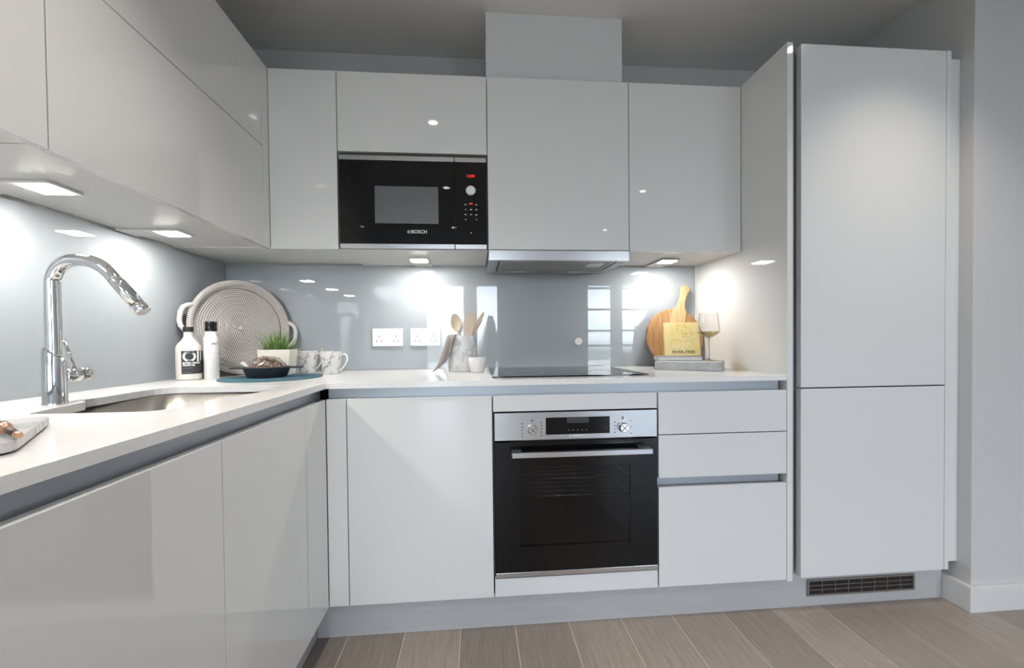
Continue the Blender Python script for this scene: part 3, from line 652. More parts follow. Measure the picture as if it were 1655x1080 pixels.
# ------------------------------------------------------------------ tap
FY = -0.389
tp = thing('kitchen_tap', 'tall chrome pull-out kitchen tap with side lever behind the sink', 'tap', (-0.484, FY, ZC))
bm = bmesh.new(); seg = 40; rings = []
for (rr, z) in ((0.0225, ZC+0.0004), (0.0225, ZC+0.004), (0.0215, ZC+0.006), (0.0215, ZC+0.095)):
    rings.append([bm.verts.new((-0.484+rr*math.cos(2*math.pi*k/seg), FY+rr*math.sin(2*math.pi*k/seg), z)) for k in range(seg)])
for (rr, z, sl) in ((0.0215, 0.117, 0.018), (0.0195, 0.1185, 0.018), (0.0150, 0.1130, 0.018)):
    rings.append([bm.verts.new((-0.484+rr*math.cos(2*math.pi*k/seg), FY+rr*math.sin(2*math.pi*k/seg), ZC+z+sl*(-(math.cos(2*math.pi*k/seg)*0.8+math.sin(2*math.pi*k/seg)*0.6))*rr/0.0215)) for k in range(seg)])
for a, b in zip(rings, rings[1:]):
    for i in range(seg): bm.faces.new((a[i], a[(i+1) % seg], b[(i+1) % seg], b[i]))
bm.faces.new(rings[0][::-1]); bm.faces.new(rings[-1])
bo = frombm('body', bm, CHROME, tp, True)
bo.data.set_sharp_from_angle(angle=math.radians(40))
lathe('seam_ring', [(0.0215, ZC+0.0975), (0.0217, ZC+0.0980), (0.0217, ZC+0.0985), (0.0215, ZC+0.0990)], CHROME, bo, at=(-0.484, FY, 0), seg=40, closed=True)
lathe('badge', [(0.0, 0.0), (0.004, 0.0), (0.004, 0.0006), (0.0, 0.0006)], MARKD, bo, at=(-0.478, FY-0.0208, ZC+0.028), axis='-y', seg=18, capb=False, capt=False)
def unp(px, py, yv=FY):      # direction of a pixel carried to the vertical plane of the spout
    d = r3*((px-PX)/F) + u3*((PY-py)/F) + f2; t = (yv+1.4495)/d.y; return Vector((0.5124, -1.4495, 1.0477)) + d*t
cl = [unp(*q) for q in ((86, 449), (90.5, 437), (98, 428), (109, 422), (123, 419.5), (138, 420.5), (153, 424.5), (166, 431.5), (177, 441), (186, 452))]
cl = [Vector((-0.484, FY, ZC+0.11)), Vector((-0.484, FY, 1.16)), Vector((-0.484, FY, 1.205))] + [p for p in cl if p.z > 1.205 or p.x > -0.44]
for _ in range(2):
    q = [cl[0]]
    for a, b in zip(cl, cl[1:]): q += [a*0.75+b*0.25, a*0.25+b*0.75]
    cl = q + [cl[-1]]
tube('spout', cl, 0.0145, CHROME, tp, seg=28)
e0 = unp(187, 453); e1 = unp(222, 492); e2 = unp(233, 504)
sh_ = tube('spray_head', [e0-(e1-e0)*0.02, e0, e0+(e1-e0)*0.15, e1], 0.0135, CHROME, tp, seg=28, radii=[0.0145, 0.0149, 0.0151, 0.0151])
tube('spray_tip', [e1+(e2-e1)*0.06, e2, e2+(e2-e1)*0.04], 0.0135, CHROME, sh_, seg=28, radii=[0.0149, 0.0149, 0.0130])
hl = tube('lever_barrel', [(-0.484, FY+0.018, ZC+0.066), (-0.484, FY+0.057, ZC+0.066)], 0.0165, CHROME, tp, seg=32)
tube('barrel_gap', [(-0.484, FY+0.0571, ZC+0.066), (-0.484, FY+0.0590, ZC+0.066)], 0.0155, MARKD, hl, seg=32)
tube('barrel_cap', [(-0.484, FY+0.0591, ZC+0.066), (-0.484, FY+0.080, ZC+0.066), (-0.484, FY+0.083, ZC+0.066)], 0.0165, CHROME, hl, seg=32, radii=[0.0165, 0.0165, 0.0140])
tube('lever', [(-0.484, FY+0.050, ZC+0.080), (-0.490, FY+0.043, ZC+0.118), (-0.497, FY+0.036, ZC+0.150)], 0.0045, CHROME, tp, seg=14)

# ------------------------------------------------------------------ marble board, cheese and knife
mb = thing('marble_board', 'grey marble serving board on the worktop at the left edge', 'board', (-0.12, -0.84, ZC))
MB = rounded([(-0.236, -0.662), (-0.079, -0.875), (-0.280, -1.023), (-0.437, -0.810)], [0.02, 0.036, 0.03, 0.03], 6)
prism('slab', MB, ZC+0.003, ZC+0.0165, MARBLEG, mb, bev=0.001)
prism('base_pad', [(-0.258+(x+0.258)*0.985, -0.8425+(y+0.8425)*0.985) for x, y in MB], ZC+0.0003, ZC+0.003, BLACKM, mb)
ch = prism('cheese_block', rounded([(-0.135, -0.852), (-0.113, -0.885), (-0.185, -0.938), (-0.207, -0.905)], 0.006, 4), ZC+0.0168, ZC+0.034, CHEESE, bev=0.002)
tag(ch, 'pale cheese block on the marble board', 'cheese')
kn = thing('cheese_knife', 'small knife with a dark handle and copper ends on the marble board', 'knife', (-0.10, -0.85, ZC+0.02))
ka, kb_ = Vector((-0.150, -0.822, ZC+0.030)), Vector((-0.086, -0.860, ZC+0.0225)); kd = kb_-ka
tube('handle', [ka+kd*t for t in (0.40, 0.55, 0.85)], 0.006, WALNUT, kn, seg=12, radii=[0.004, 0.005, 0.004])
tube('end_cap', [ka+kd*t for t in (0.851, 0.93, 1.0)], 0.006, COPPER, kn, seg=12, radii=[0.004, 0.0045, 0.0035])
tube('collar', [ka+kd*t for t in (0.20, 0.30, 0.399)], 0.006, COPPER, kn, seg=12, radii=[0.0075, 0.008, 0.0045])
tube('blade', [ka+kd*t for t in (-0.30, -0.1, 0.199)], 0.011, WALNUT, kn, seg=12, radii=[0.006, 0.011, 0.008], flat=0.45)

# ------------------------------------------------------------------ bottles
ob = thing('oil_bottle', 'cream ceramic oil bottle with black label and black cap', 'bottle', (-0.596, 0.242, ZC))
oc = (-0.596, 0.242)
lathe('body', [(0.0, 0.0003), (0.037, 0.0003), (0.041, 0.004), (0.0416, 0.02), (0.0416, 0.118), (0.0400, 0.128), (0.034, 0.140), (0.0235, 0.152), (0.0165, 0.163), (0.0150, 0.172), (0.0150, 0.184), (0.0, 0.184)], CREAM, ob, at=(*oc, ZC), seg=48, capb=False, capt=False)
lathe('cap', [(0.0, 0.1845), (0.0160, 0.1845), (0.0170, 0.187), (0.0170, 0.202), (0.0155, 0.2045), (0.0, 0.2050)], BLACKM, ob, at=(*oc, ZC), seg=36, capb=False, capt=False)
def wrap(name, c0, R_, a0, a1, z0, z1, m, parent, n=18):
    vs, fs = [], []
    for k in range(n+1):
        a = math.radians(a0+(a1-a0)*k/n)
        for (rr, z) in ((R_, z0), (R_, z1), (R_-0.0006, z0), (R_-0.0006, z1)): vs.append((c0[0]+rr*math.cos(a), c0[1]+rr*math.sin(a), z))
    for k in range(n): b = 4*k; fs += [(b, b+4, b+5, b+1), (b+2, b+3, b+7, b+6), (b+1, b+5, b+7, b+3), (b, b+2, b+6, b+4)]
    o = mesh(name, vs, fs, m, parent); return o
# direction of the viewer seen from the bottle, then a turn to its right
va = math.degrees(math.atan2(-1.4495-oc[1], 0.5124-oc[0]))
lb = wrap('label', oc, 0.0423, va-33, va+88, ZC+0.024, ZC+0.112, LABELB, ob)
ac = math.radians(va+14)
text('title_lettering', 'OIL', 0.056, WHITEPR, lb, (0, 0, ZC+0.0885), align='LEFT', bend=(*oc, 0.0427, math.radians(va-29)), bold=0.0009, spacing=0.95)
text('subtitle_lettering', 'EXTRA VIRGIN', 0.0088, WHITEPR, lb, (0, 0, ZC+0.0655), align='LEFT', bend=(*oc, 0.0427, math.radians(va-27)), bold=0.0004)
text('subtitle_lettering', 'OLIVE OIL', 0.0088, WHITEPR, lb, (0, 0, ZC+0.0575), align='LEFT', bend=(*oc, 0.0427, math.radians(va-27)), bold=0.0004)
for z in (0.0475, 0.030): text('fine_print', '---- ----- ----', 0.006, MARK, lb, (0, 0, ZC+z), align='LEFT', bend=(*oc, 0.0427, math.radians(va-27)))
sb = thing('salt_mill', 'tall white salt bottle with shiny black cap beside the oil bottle', 'bottle', (-0.527, 0.266, ZC))
sc_ = (-0.527, 0.266)
lathe('body', [(0.0, 0.0003), (0.024, 0.0003), (0.0258, 0.003), (0.0258, 0.158), (0.0250, 0.163), (0.0205, 0.170), (0.0198, 0.178), (0.0198, 0.186), (0.0, 0.186)], CERW, sb, at=(*sc_, ZC), seg=40, capb=False, capt=False)
lathe('cap', [(0.0, 0.1865), (0.0200, 0.1865), (0.0203, 0.189), (0.0203, 0.2055), (0.0195, 0.2065), (0.0195, 0.2075), (0.0203, 0.2085), (0.0203, 0.224), (0.0195, 0.2255), (0.0, 0.2258)], BLACKG, sb, at=(*sc_, ZC), seg=36, capb=False, capt=False)
va2 = math.atan2(-1.4495-sc_[1], 0.5124-sc_[0])
text('lettering', 'SALT', 0.0105, INK, sb, (0, 0, ZC+0.138), bend=(*sc_, 0.0260, va2+0.45), bold=0.0004)
for i, z in enumerate((0.128, 0.1245, 0.115)): text('fine_print', '-- ---- ---', 0.006, MARK, sb, (0, 0, ZC+z), bend=(*sc_, 0.0260, va2+0.40))
lathe('seam_line', [(0.02585, 0.1010), (0.0260, 0.1012), (0.0260, 0.1018), (0.02585, 0.1020)], MARK, sb, at=(*sc_, ZC), seg=40, closed=True)

# ------------------------------------------------------------------ woven tray leaning in the corner
nrm = Vector((0.745, -0.667, 0)).normalized(); tan = Vector((-nrm.y, nrm.x, 0))       # tan runs from the left wall to the back wall
lean = math.radians(9)
zax = (nrm*math.cos(lean) + Vector((0, 0, 1))*math.sin(lean)).normalized(); xax = tan; yax = zax.cross(xax)
TR = 0.208
tcen = Vector((-0.499, 0.440, ZC)) + yax*(TR+0.001)
wt_ = thing('woven_tray', 'large round whitewashed rattan tray with two handles leaning in the corner', 'tray', (0, 0, 0), rot=(0, 0, 0))
spin = math.radians(-10)
Rm = Matrix((xax, yax, zax)).transposed().to_4x4(); Rm.translation = tcen
wt_.matrix_world = Rm @ Matrix.Diagonal((0.955, 1.0, 1.0, 1.0)) @ Matrix.Rotation(spin, 4, 'Z')
# base disc, then every coil of the weave
lathe('base_disc', [(0.0, -0.004), (0.186, -0.004), (0.186, 0.0), (0.0, 0.0)], RATTANG, wt_, seg=64, capb=False, capt=False)
COILM = mat('rattan_coil', (0.60, 0.56, 0.53), 0.75)
_L = COILM.node_tree.links.new; _t = nd(COILM, 'ShaderNodeTexCoord'); _s = nd(COILM, 'ShaderNodeSeparateXYZ'); _L(_t.outputs['Object'], _s.inputs[0])
_a = nd(COILM, 'ShaderNodeMath', operation='ARCTAN2'); _L(_s.outputs['Y'], _a.inputs[0]); _L(_s.outputs['X'], _a.inputs[1])
_ln = nd(COILM, 'ShaderNodeVectorMath', operation='LENGTH'); _cx = nd(COILM, 'ShaderNodeCombineXYZ'); _L(_s.outputs['X'], _cx.inputs[0]); _L(_s.outputs['Y'], _cx.inputs[1]); _L(_cx.outputs[0], _ln.inputs[0])
_q = nd(COILM, 'ShaderNodeMath', operation='SNAP'); _q.inputs[1].default_value = 0.0088; _L(_ln.outputs['Value'], _q.inputs[0])
_m1 = nd(COILM, 'ShaderNodeMath', operation='MULTIPLY'); _L(_a.outputs[0], _m1.inputs[0]); _L(_q.outputs[0], _m1.inputs[1])
_m2 = nd(COILM, 'ShaderNodeMath', operation='MULTIPLY'); _L(_m1.outputs[0], _m2.inputs[0]); _m2.inputs[1].default_value = 900.0
_m3 = nd(COILM, 'ShaderNodeMath', operation='MULTIPLY_ADD'); _L(_q.outputs[0], _m3.inputs[0]); _m3.inputs[1].default_value = 237.0; _L(_m2.outputs[0], _m3.inputs[2])
_sn = nd(COILM, 'ShaderNodeMath', operation='SINE'); _L(_m3.outputs[0], _sn.inputs[0])
_rp = nd(COILM, 'ShaderNodeValToRGB'); _mr2 = nd(COILM, 'ShaderNodeMapRange'); _mr2.inputs[1].default_value = -1; _L(_sn.outputs[0], _mr2.inputs[0]); _L(_mr2.outputs[0], _rp.inputs[0])
_rp.color_ramp.elements[0].position = 0.18; _rp.color_ramp.elements[0].color = (0.13, 0.105, 0.095, 1); _rp.color_ramp.elements[1].position = 0.5; _rp.color_ramp.elements[1].color = (0.66, 0.63, 0.61, 1)
_L(_rp.outputs[0], COILM.node_tree.nodes['Principled BSDF'].inputs['Base Color'])
nco = 20
for k in range(nco):
    rr = 0.0048+k*0.0088
    tube('coil', [(rr*math.cos(2*math.pi*i/56), rr*math.sin(2*math.pi*i/56), 0.0022) for i in range(56)], 0.0041, COILM, wt_, seg=6, closed=True, up0=(0, 0, 1))
for k, (rr, zz) in enumerate(((0.182, 0.008), (0.187, 0.016), (0.192, 0.024), (0.1985, 0.028), (0.2045, 0.024))):
    tube('rim_coil', [(rr*math.cos(2*math.pi*i/72), rr*math.sin(2*math.pi*i/72), zz) for i in range(72)], 0.0052, COILM, wt_, seg=8, closed=True, up0=(0, 0, 1))
for s in (-1, 1):
    pts = [(s*0.194, 0.058, 0.026), (s*0.215, 0.050, 0.029), (s*0.229, 0.038, 0.031), (s*0.235, 0.018, 0.032), (s*0.235, -0.018, 0.032), (s*0.228, -0.038, 0.031), (s*0.215, -0.050, 0.029), (s*0.194, -0.058, 0.026)]
    tube('handle', pts, 0.0095, RATTAN, wt_, seg=12)

# ------------------------------------------------------------------ placemat, dish, pasta, plant
mc = (-0.292, 0.253)
o = lathe('placemat', [(0.0, 0.0003), (0.180, 0.0003), (0.1824, 0.0012), (0.1824, 0.0026), (0.181, 0.0032), (0.0, 0.0032)], BLUEF, at=(*mc, ZC), seg=72, capb=False, capt=False)
tag(o, 'round teal-blue felt placemat on the worktop corner', 'placemat')
ZM = ZC+0.0034
dc = (-0.316, 0.262); DR = math.radians(8)
dh = thing('oven_dish', 'black cast iron dish with two flat handles on the blue placemat', 'dish', (*dc, ZM), rot=(0, 0, DR))
lathe('bowl', [(0.0, 0.0), (0.064, 0.0), (0.070, 0.003), (0.083, 0.036), (0.086, 0.040), (0.083, 0.041), (0.079, 0.036), (0.067, 0.006), (0.0, 0.005)], IRON, dh, seg=48, capb=False, capt=False)
for s in (-1, 1):
    hpz = rounded([(s*0.080, -0.024), (s*0.132, -0.016), (s*0.132, 0.016), (s*0.080, 0.024)], 0.008, 4)
    prism('handle', hpz if s > 0 else hpz[::-1], 0.034, 0.0405, IRON, dh, bev=0.001)
pb = thing('pasta_bag', 'clear bag of brown dried pasta lying in the black dish', 'food', (*dc, ZM+0.006), rot=(0, 0, DR))
random.seed(11); bm = bmesh.new()
for i in range(150):
    a = random.uniform(0, 2*math.pi); q = math.sqrt(random.random()); x = 0.066*q*math.cos(a); y = 0.052*q*math.sin(a)
    top = 0.018+0.046*(1-q*q); z = random.uniform(0.3, 1.0)*top + 0.006
    m4 = Matrix.Translation((x, y, z)) @ Matrix.Rotation(random.uniform(0, 6.3), 4, 'Z') @ Matrix.Rotation(random.uniform(-0.6, 0.6)+math.pi/2, 4, 'X')
    g_ = bmesh.ops.create_cone(bm, cap_ends=False, segments=9, radius1=0.0062, radius2=0.0052, depth=0.024, matrix=m4)
pa = frombm('dried_pasta', bm, PASTA, pb, True); pa['kind'] = 'stuff'
sm = pa.modifiers.new('wall', 'SOLIDIFY'); sm.thickness = 0.0012
bm = bmesh.new(); bmesh.ops.create_icosphere(bm, subdivisions=4, radius=1.0)
for v in bm.verts:
    c = v.co; w = 0.06*math.sin(9*c.x+4*c.y)*math.cos(7*c.y+3*c.z)+0.03*math.sin(21*c.x-13*c.z)
    z = max(c.z, -0.25)
    v.co = Vector((c.x*0.072*(1+w), c.y*0.058*(1+w), 0.026+z*0.050*(1+w)))
frombm('film', bm, FILM, pb, True)
bm = bmesh.new(); vv = [bm.verts.new(p) for p in ((-0.060, -0.012, 0.030), (-0.060, 0.012, 0.030), (-0.088, 0.026, 0.052), (-0.090, 0.004, 0.058), (-0.088, -0.018, 0.050))]
bm.faces.new(vv); o = frombm('twist_end', bm, mat('white_film_end', (0.80, 0.80, 0.79), 0.35), pb); o.modifiers.new('thick', 'SOLIDIFY').thickness = 0.0008
pt = thing('potted_grass', 'small green artificial grass in a square cream pot behind the dish', 'plant', (-0.335, 0.395, ZC), rot=(0, 0, math.radians(4)))
zb = 0.0034; s = 0.064
loft('pot', [[(a*0.86*s, b*0.66*s, zb) for a, b in ((-1, -1), (1, -1), (1, 1), (-1, 1))], [(a*s, b*0.72*s, 0.110) for a, b in ((-1, -1), (1, -1), (1, 1), (-1, 1))], [(a*s*0.93, b*0.66*s, 0.110) for a, b in ((-1, -1), (1, -1), (1, 1), (-1, 1))], [(a*s*0.92, b*0.65*s, 0.100) for a, b in ((-1, -1), (1, -1), (1, 1), (-1, 1))]], POTW, pt, smooth=False)
box('soil', -0.057, 0.057, -0.040, 0.040, 0.092, 0.1005, SOIL, pt, bev=0)
random.seed(5); vs, fs = [], []
for i in range(260):
    x = random.gauss(0, 0.024); y = random.gauss(0, 0.018); x = max(-0.05, min(0.05, x)); y = max(-0.034, min(0.034, y))
    h = random.uniform(0.07, 0.135)*(1-0.45*abs(x)/0.06); a = random.uniform(0, 6.28); lx = x*1.1+random.gauss(0, 0.012); ly = y*0.9+random.gauss(0, 0.012); w = random.uniform(0.0011, 0.0020)
    n = len(vs); dx, dy = math.cos(a)*w, math.sin(a)*w
    for k in range(4):
        t = k/3; cx, cy_ = x+lx*t*t, y+ly*t*t; z = 0.098+h*(t-0.12*t*t); ww = 1-t*0.95
        vs += [(cx-dx*ww, cy_-dy*ww, z), (cx+dx*ww, cy_+dy*ww, z)]
    for k in range(3): b = n+2*k; fs.append((b, b+1, b+3, b+2))
gr = mesh('grass_blades', vs, fs, LEAF, pt); gr['kind'] = 'stuff'

# ------------------------------------------------------------------ mugs
def mug(x, y, rot, label):
    t = thing('mug', label, 'mug', (x, y, ZC), rot=(0, 0, rot), group='marbled mugs on the worktop')
    lathe('cup', [(0.0, 0.0004), (0.033, 0.0004), (0.035, 0.003), (0.0452, 0.0975), (0.0442, 0.0985), (0.0430, 0.0970), (0.0335, 0.006), (0.0, 0.005)], MARBLEM, t, seg=48, capb=False, capt=False)
    pts = [(0.0425, 0, 0.080), (0.056, 0, 0.088), (0.069, 0, 0.084), (0.0745, 0, 0.068), (0.070, 0, 0.050), (0.060, 0, 0.034), (0.050, 0, 0.022), (0.037, 0, 0.014)]
    for _ in range(2):
        q = [pts[0]]
        for a, b in zip(pts, pts[1:]): q += [tuple(a[i]*0.75+b[i]*0.25 for i in range(3)), tuple(a[i]*0.25+b[i]*0.75 for i in range(3))]
        pts = q+[pts[-1]]
    tube('handle', pts, 0.0046, CERW, t, seg=10, flat=0.8)
    return t
mug(-0.272, 0.549, math.radians(-12), 'marbled mug nearer the grass pot, behind the blue placemat')
mug(-0.122, 0.418, math.radians(-8), 'marbled mug nearer the sockets, at the tip of the blue placemat')
for (x, y, lab) in ((-0.301, 0.549, 'brass teaspoon in the mug nearer the grass pot'), (-0.152, 0.418, 'brass teaspoon in the mug nearer the sockets')):
    o = tube('teaspoon', [(x+0.045, y, ZC+0.008), (x+0.02, y, ZC+0.05), (x-0.006, y, ZC+0.105), (x-0.010, y, ZC+0.112)], 0.002, BRASS, seg=8, radii=[0.006, 0.0016, 0.0022, 0.0016]); tag(o, lab, 'spoon', 'teaspoons in the mugs')

# ------------------------------------------------------------------ utensil crock
kc = (0.452, 0.462)
ck = thing('utensil_crock', 'tall white marble crock holding wooden utensils beside the hob', 'crock', (*kc, ZC))
lathe('pot', [(0.0, 0.0004), (0.064, 0.0004), (0.067, 0.004), (0.0670, 0.060), (0.0640, 0.130), (0.0605, 0.160), (0.0590, 0.1625), (0.0560, 0.160), (0.0560, 0.020), (0.0, 0.018)], MARBLE, ck, at=(*kc, ZC), seg=56, capb=False, capt=False)
def flatpiece(name, outline, thick, m, parent, org, tilt_x, tilt_y, bend=0.0, rz=0.0):
    M_ = Matrix.Translation(org) @ Matrix.Rotation(rz, 4, 'Z') @ Matrix.Rotation(tilt_y, 4, 'Y') @ Matrix.Rotation(tilt_x, 4, 'X') @ Matrix(((1, 0, 0, 0), (0, 0, -1, 0), (0, 1, 0, 0), (0, 0, 0, 1)))
    return prism(name, outline, -thick/2, thick/2, m, parent, bev=0.0012, xf=M_)
sp_ = thing('wooden_spoon', 'pale wooden spoon standing in the marble crock', 'utensil', (0.437, 0.45, ZC+0.02))
q = Vector((0.440, 0.445, ZC+0.021)); top = Vector((0.4225, 0.452, 1.128)); ax = (top-q)
tube('shaft', [q, q+ax*0.5, q+ax*0.80], 0.0055, BEECH, sp_, seg=12)
bm = bmesh.new(); bmesh.ops.create_uvsphere(bm, u_segments=24, v_segments=14, radius=1.0)
for v in bm.verts:
    c = v.co.copy(); y = c.y*0.009
    if c.y < 0: y = -0.002 + 0.006*(1-min(1, (c.x*c.x+c.z*c.z)*1.1))      # hollow of the spoon
    tz = 1.0-0.18*max(0, -c.z)-0.05*c.z; v.co = Vector((c.x*0.0250*tz, y, c.z*0.042))
bmesh.ops.transform(bm, matrix=Matrix.Translation(top) @ Matrix.Rotation(math.radians(-8), 4, 'Y') @ Matrix.Rotation(math.radians(-6), 4, 'X'), verts=bm.verts)
frombm('bowl', bm, BEECH, sp_, True)
spt = thing('wooden_spatula', 'flat pale wooden spatula standing in the marble crock', 'utensil', (0.47, 0.45, ZC+0.02))
ol = [(-0.016, 0.0), (0.016, 0.0), (0.016, 0.10), (0.018, 0.140), (0.027, 0.185), (0.0285, 0.238), (0.023, 0.246), (-0.021, 0.241), (-0.0235, 0.235), (-0.0225, 0.185), (-0.018, 0.140), (-0.016, 0.10)]
flatpiece('blade', ol, 0.006, BEECH, spt, Vector((0.455, 0.430, ZC+0.0225)), math.radians(-4), math.radians(8))
spu = thing('wooden_turner', 'narrow wooden turner leaning to the right in the marble crock', 'utensil', (0.49, 0.46, ZC+0.02))
ol = [(-0.006, 0.0), (0.006, 0.0), (0.007, 0.165), (0.014, 0.215), (0.012, 0.255), (0.004, 0.290), (-0.004, 0.284), (-0.010, 0.230), (-0.009, 0.180), (-0.007, 0.165)]
flatpiece('blade', ol, 0.007, BEECH, spu, Vector((0.4025, 0.470, ZC+0.0245)), math.radians(-2), math.radians(31))
# grey cloth hanging over the crock's rim: left and right edge, row by row
CL = [(0.408, 0.447, 1.045), (0.4035, 0.446, 1.069), (0.3905, 0.444, 1.0745), (0.3820, 0.440, 1.066), (0.3728, 0.438, 1.0316), (0.3587, 0.434, 0.987), (0.3446, 0.430, 0.9455), (0.3307, 0.428, 0.9215), (0.3190, 0.425, 0.9085)]
CR = [(0.4330, 0.430, 1.045), (0.4310, 0.424, 1.069), (0.4255, 0.408, 1.0745), (0.4190, 0.397, 1.066), (0.4105, 0.392, 1.0425), (0.4017, 0.394, 0.9983), (0.3930, 0.398, 0.9651), (0.3646, 0.412, 0.9346), (0.3225, 0.422, 0.9080)]
cv, cf = [], []; NU = 8; NV = len(CL)-1
for j in range(NV+1):
    a, b = Vector(CL[j]), Vector(CR[j]); nn = Vector((-(b-a).y*-1, (b-a).x*-1, 0)).normalized()
    for i in range(NU+1):
        s_ = i/NU; cv.append(a*(1-s_)+b*s_ + nn*(-0.0035*math.sin(s_*math.pi*3)*(b-a).length/0.05 + 0.006*math.sin(s_*math.pi)*(1 if j > 1 else 0)))
for j in range(NV):
    for i in range(NU): a = j*(NU+1)+i; cf.append((a, a+1, a+NU+2, a+NU+1))
o = mesh('tea_towel', cv, cf, LINEN, None, True); o.modifiers.new('thick', 'SOLIDIFY').thickness = 0.0016; ss = o.modifiers.new('soft', 'SUBSURF'); ss.levels = 1; ss.render_levels = 1
tag(o, 'grey linen cloth hanging over the left rim of the marble crock', 'cloth')
o = lathe('small_bowl', [(0.0, 0.0004), (0.026, 0.0004), (0.029, 0.003), (0.036, 0.022), (0.0392, 0.045), (0.0395, 0.064), (0.0388, 0.065), (0.0380, 0.064), (0.0375, 0.046), (0.034, 0.024), (0.027, 0.007), (0.0, 0.005)], CERW, at=(0.518, 0.3696, ZC), seg=48, capb=False, capt=False)
tag(o, 'small white ceramic bowl in front of the marble crock', 'bowl')

# ------------------------------------------------------------------ right corner: slab, board, books, glass
P0 = Vector((1.530, 0.185)); e1 = Vector((-0.815, 0.58)).normalized(); e2 = Vector((0.58, 0.815)).normalized()
sl = [tuple(P0), tuple(P0+e2*0.165), tuple(P0+e2*0.165+e1*0.27), tuple(P0+e1*0.27)]
o = prism('concrete_slab', rounded(sl, [0.025, 0.012, 0.012, 0.008], 6), ZC+0.0004, ZC+0.038, CONC, bev=0.0015)
tag(o, 'grey concrete display slab on the worktop by the end panel', 'slab')
cb = thing('chopping_board', 'round acacia chopping board with a handle leaning on the splashback', 'board', (1.510, 0.533, ZC+0.0020), rot=(math.radians(-10), 0, 0))
R_ = 0.146; zc_ = R_; M_ = Matrix(((1, 0, 0, 0), (0, 0, -1, 0), (0, 1, 0, 0), (0, 0, 0, 1)))
ang = math.radians(73)          # the handle leans to the right
hx, hz = math.cos(ang), math.sin(ang); sx, sz = hz, -hx
def bp(a, b): return (a*sx+b*hx, zc_+a*sz+b*hz)     # a across, b along the handle
def stave(a0, a1, n=14):
    up_ = [bp(a0+(a1-a0)*i/n, math.sqrt(max(1e-6, R_*R_-(a0+(a1-a0)*i/n)**2))) for i in range(n+1)]
    dn = [bp(a0+(a1-a0)*i/n, -math.sqrt(max(1e-6, R_*R_-(a0+(a1-a0)*i/n)**2))) for i in range(n, -1, -1)]
    return up_+dn
prism('stave', stave(-R_, -0.0425)[::-1], -0.009, 0.009, ACACIA, cb, bev=0.0015, xf=M_)
prism('stave', stave(0.0345, R_)[::-1], -0.009, 0.009, ACACIA, cb, bev=0.0015, xf=M_)
n = 8
mid = [bp(-0.042, math.sqrt(R_**2-0.042**2))] + [bp(a, b) for a, b in ((-0.030, 0.150), (-0.020, 0.166), (-0.015, 0.190), (-0.0145, 0.215), (-0.019, 0.240), (-0.024, 0.258), (-0.022, 0.270), (-0.010, 0.279), (0.008, 0.280), (0.021, 0.272), (0.024, 0.258), (0.019, 0.238), (0.0145, 0.215), (0.014, 0.190), (0.018, 0.168), (0.025, 0.152), (0.034, math.sqrt(R_**2-0.034**2)))]
mid += [bp(0.034-0.076*i/n, -math.sqrt(R_**2-(0.034-0.076*i/n)**2)) for i in range(n+1)]
prism('handle_stave', mid[::-1], -0.009, 0.009, ACACIAL, cb, bev=0.0015, xf=M_)
br = math.radians(-15)
fb_ = thing('book', 'closed grey book lying flat on the concrete slab', 'book', (1.335, 0.358, ZC+0.0383), rot=(0, 0, br))
box('cover', 0, 0.190, 0, 0.130, 0.0, 0.002, GREYCOV, fb_, bev=0.0004); box('cover', 0, 0.190, 0, 0.130, 0.0180, 0.0205, GREYCOV, fb_, bev=0.0004)
box('pages', 0.002, 0.187, 0.003, 0.128, 0.002, 0.0180, PAPER, fb_, bev=0)
yb_ = thing('book', 'yellow book with a gold leaf design leaning on the chopping board', 'book', (1.398, 0.420, ZC+0.0592), rot=(math.radians(-12), 0, math.radians(-13)))
box('cover', 0, 0.158, 0.0, 0.003, 0.0005, 0.158, YELLOW, yb_, bev=0.0008); box('cover', 0, 0.158, 0.019, 0.022, 0.0005, 0.158, YELLOW, yb_, bev=0.0008)
box('spine', -0.0025, 0.0005, 0.0, 0.022, 0.0005, 0.158, YELLOW, yb_, bev=0.0008); box('pages', 0.001, 0.155, 0.003, 0.019, 0.003, 0.155, PAPER, yb_, bev=0)
text('title_lettering', 'FEVER-TREE', 0.0190, INK, yb_, (0.082, -0.0003, 0.0165), bold=0.0003, spacing=1.05)
random.seed(2)
for i in range(46):                 # scattered gold leaves fanning from a stem
    t = random.random(); a = random.uniform(-0.9, 0.9)
    x = 0.118-0.045*t+a*0.030; z = 0.066+0.080*t+random.uniform(-0.012, 0.010); z = min(z, 0.148); x = max(0.03, min(0.148, x))
    ln, wd, an = random.uniform(0.006, 0.011), random.uniform(0.002, 0.0035), random.uniform(0.4, 2.4); ca, sa = math.cos(an), math.sin(an)
    pts = [(x+ca*ln/2*p_-sa*wd/2*q_, -0.0004, z+sa*ln/2*p_+ca*wd/2*q_) for p_, q_ in ((-1, 0), (0, -1), (1, 0), (0, 1))]
    mesh('leaf_print', pts, [(0, 1, 2, 3)], GOLDPR, yb_)
pts = rounded([(0.030, 0.034), (0.072, 0.034), (0.076, 0.074), (0.026, 0.074)], 0.007, 4)
tube('drink_outline', [(p_[0], -0.0002, p_[1]) for p_ in pts], 0.0004, GOLDPR, yb_, seg=4, closed=True)
wg = thing('wine_glass', 'stemmed wine glass with a little white wine on the concrete slab', 'glass', (1.560, 0.335, ZC+0.0384), rot=(0, 0, 0))
STEMG = mat('solid_stem_glass', (0.96, 0.97, 0.97), 0.0, ior=1.48, trans=1.0)
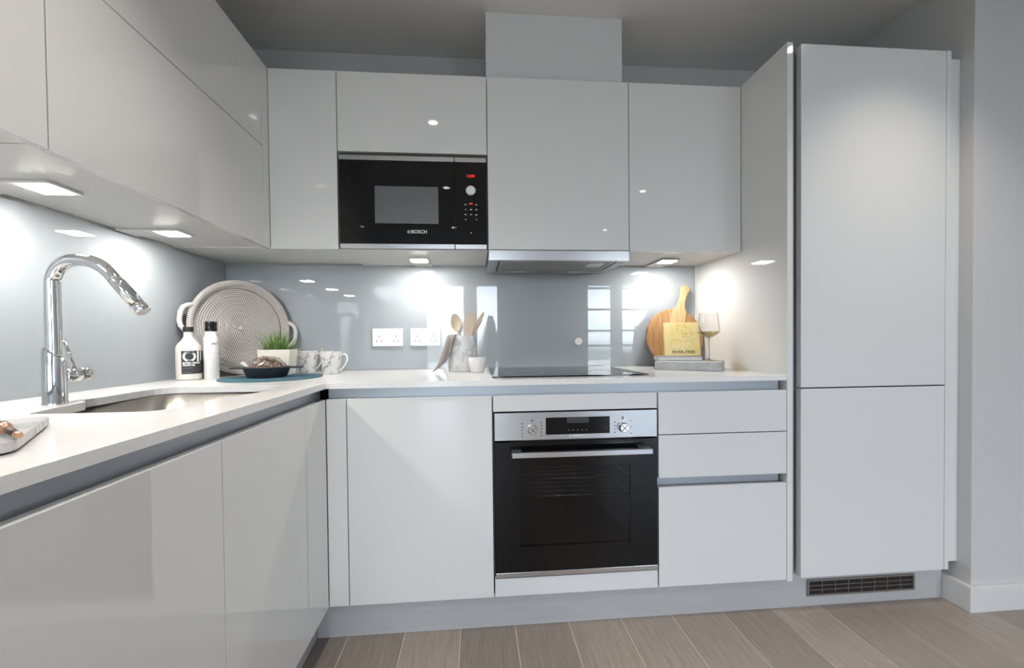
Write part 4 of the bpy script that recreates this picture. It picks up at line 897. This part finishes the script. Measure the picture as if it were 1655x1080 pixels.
lathe('stem', [(0.0, 0.0003), (0.036, 0.0003), (0.036, 0.0012), (0.012, 0.004), (0.0048, 0.009), (0.0042, 0.040), (0.0045, 0.092), (0.0078, 0.0988), (0.0, 0.1005)], STEMG, wg, seg=32, capb=False, capt=False)
lathe('bowl', [(0.0079, 0.0989), (0.022, 0.108), (0.040, 0.120), (0.0475, 0.130), (0.0470, 0.142), (0.0430, 0.175), (0.0390, 0.2145), (0.0383, 0.2150), (0.0378, 0.2145), (0.0418, 0.175), (0.0458, 0.142), (0.0462, 0.1305), (0.0392, 0.1212), (0.021, 0.1098), (0.006, 0.1025), (0.0, 0.1020), (0.0, 0.1007)], WINEG, wg, seg=56, capb=False, capt=False)
lathe('wine', [(0.0, 0.1024), (0.006, 0.1029), (0.0208, 0.1102), (0.0389, 0.1216), (0.0456, 0.1307), (0.0, 0.1307)], WINE, wg, seg=56, capb=False, capt=False)

# ------------------------------------------------------------------ spruce on the balcony (seen mirrored in the splashback)
tr = thing('potted_spruce', 'small spruce standing outside the narrow balcony window', 'tree', (0.86, -6.9, -0.05))
tube('trunk', [(0.86, -6.9, 0.15), (0.86, -6.9, 1.6)], 0.02, BARK, tr, seg=8, radii=[0.028, 0.006])
lathe('pot', [(0.0, -0.049), (0.16, -0.049), (0.20, 0.28), (0.18, 0.28), (0.16, 0.22), (0.0, 0.22)], PLIN, tr, at=(0.86, -6.9, 0), seg=24, capb=False, capt=False)
vs, fs = [], []; random.seed(9)
for i in range(1300):
    t = random.random(); z = 0.35+1.25*t; ln = 0.50*(1-t)+0.06; a = random.uniform(0, 6.28); dx, dy = math.cos(a), math.sin(a); w = 0.026
    n = len(vs); vs += [(0.86, -6.9, z), (0.86+dx*ln*0.5-dy*w, -6.9+dy*ln*0.5+dx*w, z-0.03), (0.86+dx*ln, -6.9+dy*ln, z+0.02), (0.86+dx*ln*0.5+dy*w, -6.9+dy*ln*0.5-dx*w, z-0.03)]; fs.append((n, n+1, n+2, n+3))
o = mesh('branches', vs, fs, SPRUCE, tr); o['kind'] = 'stuff'
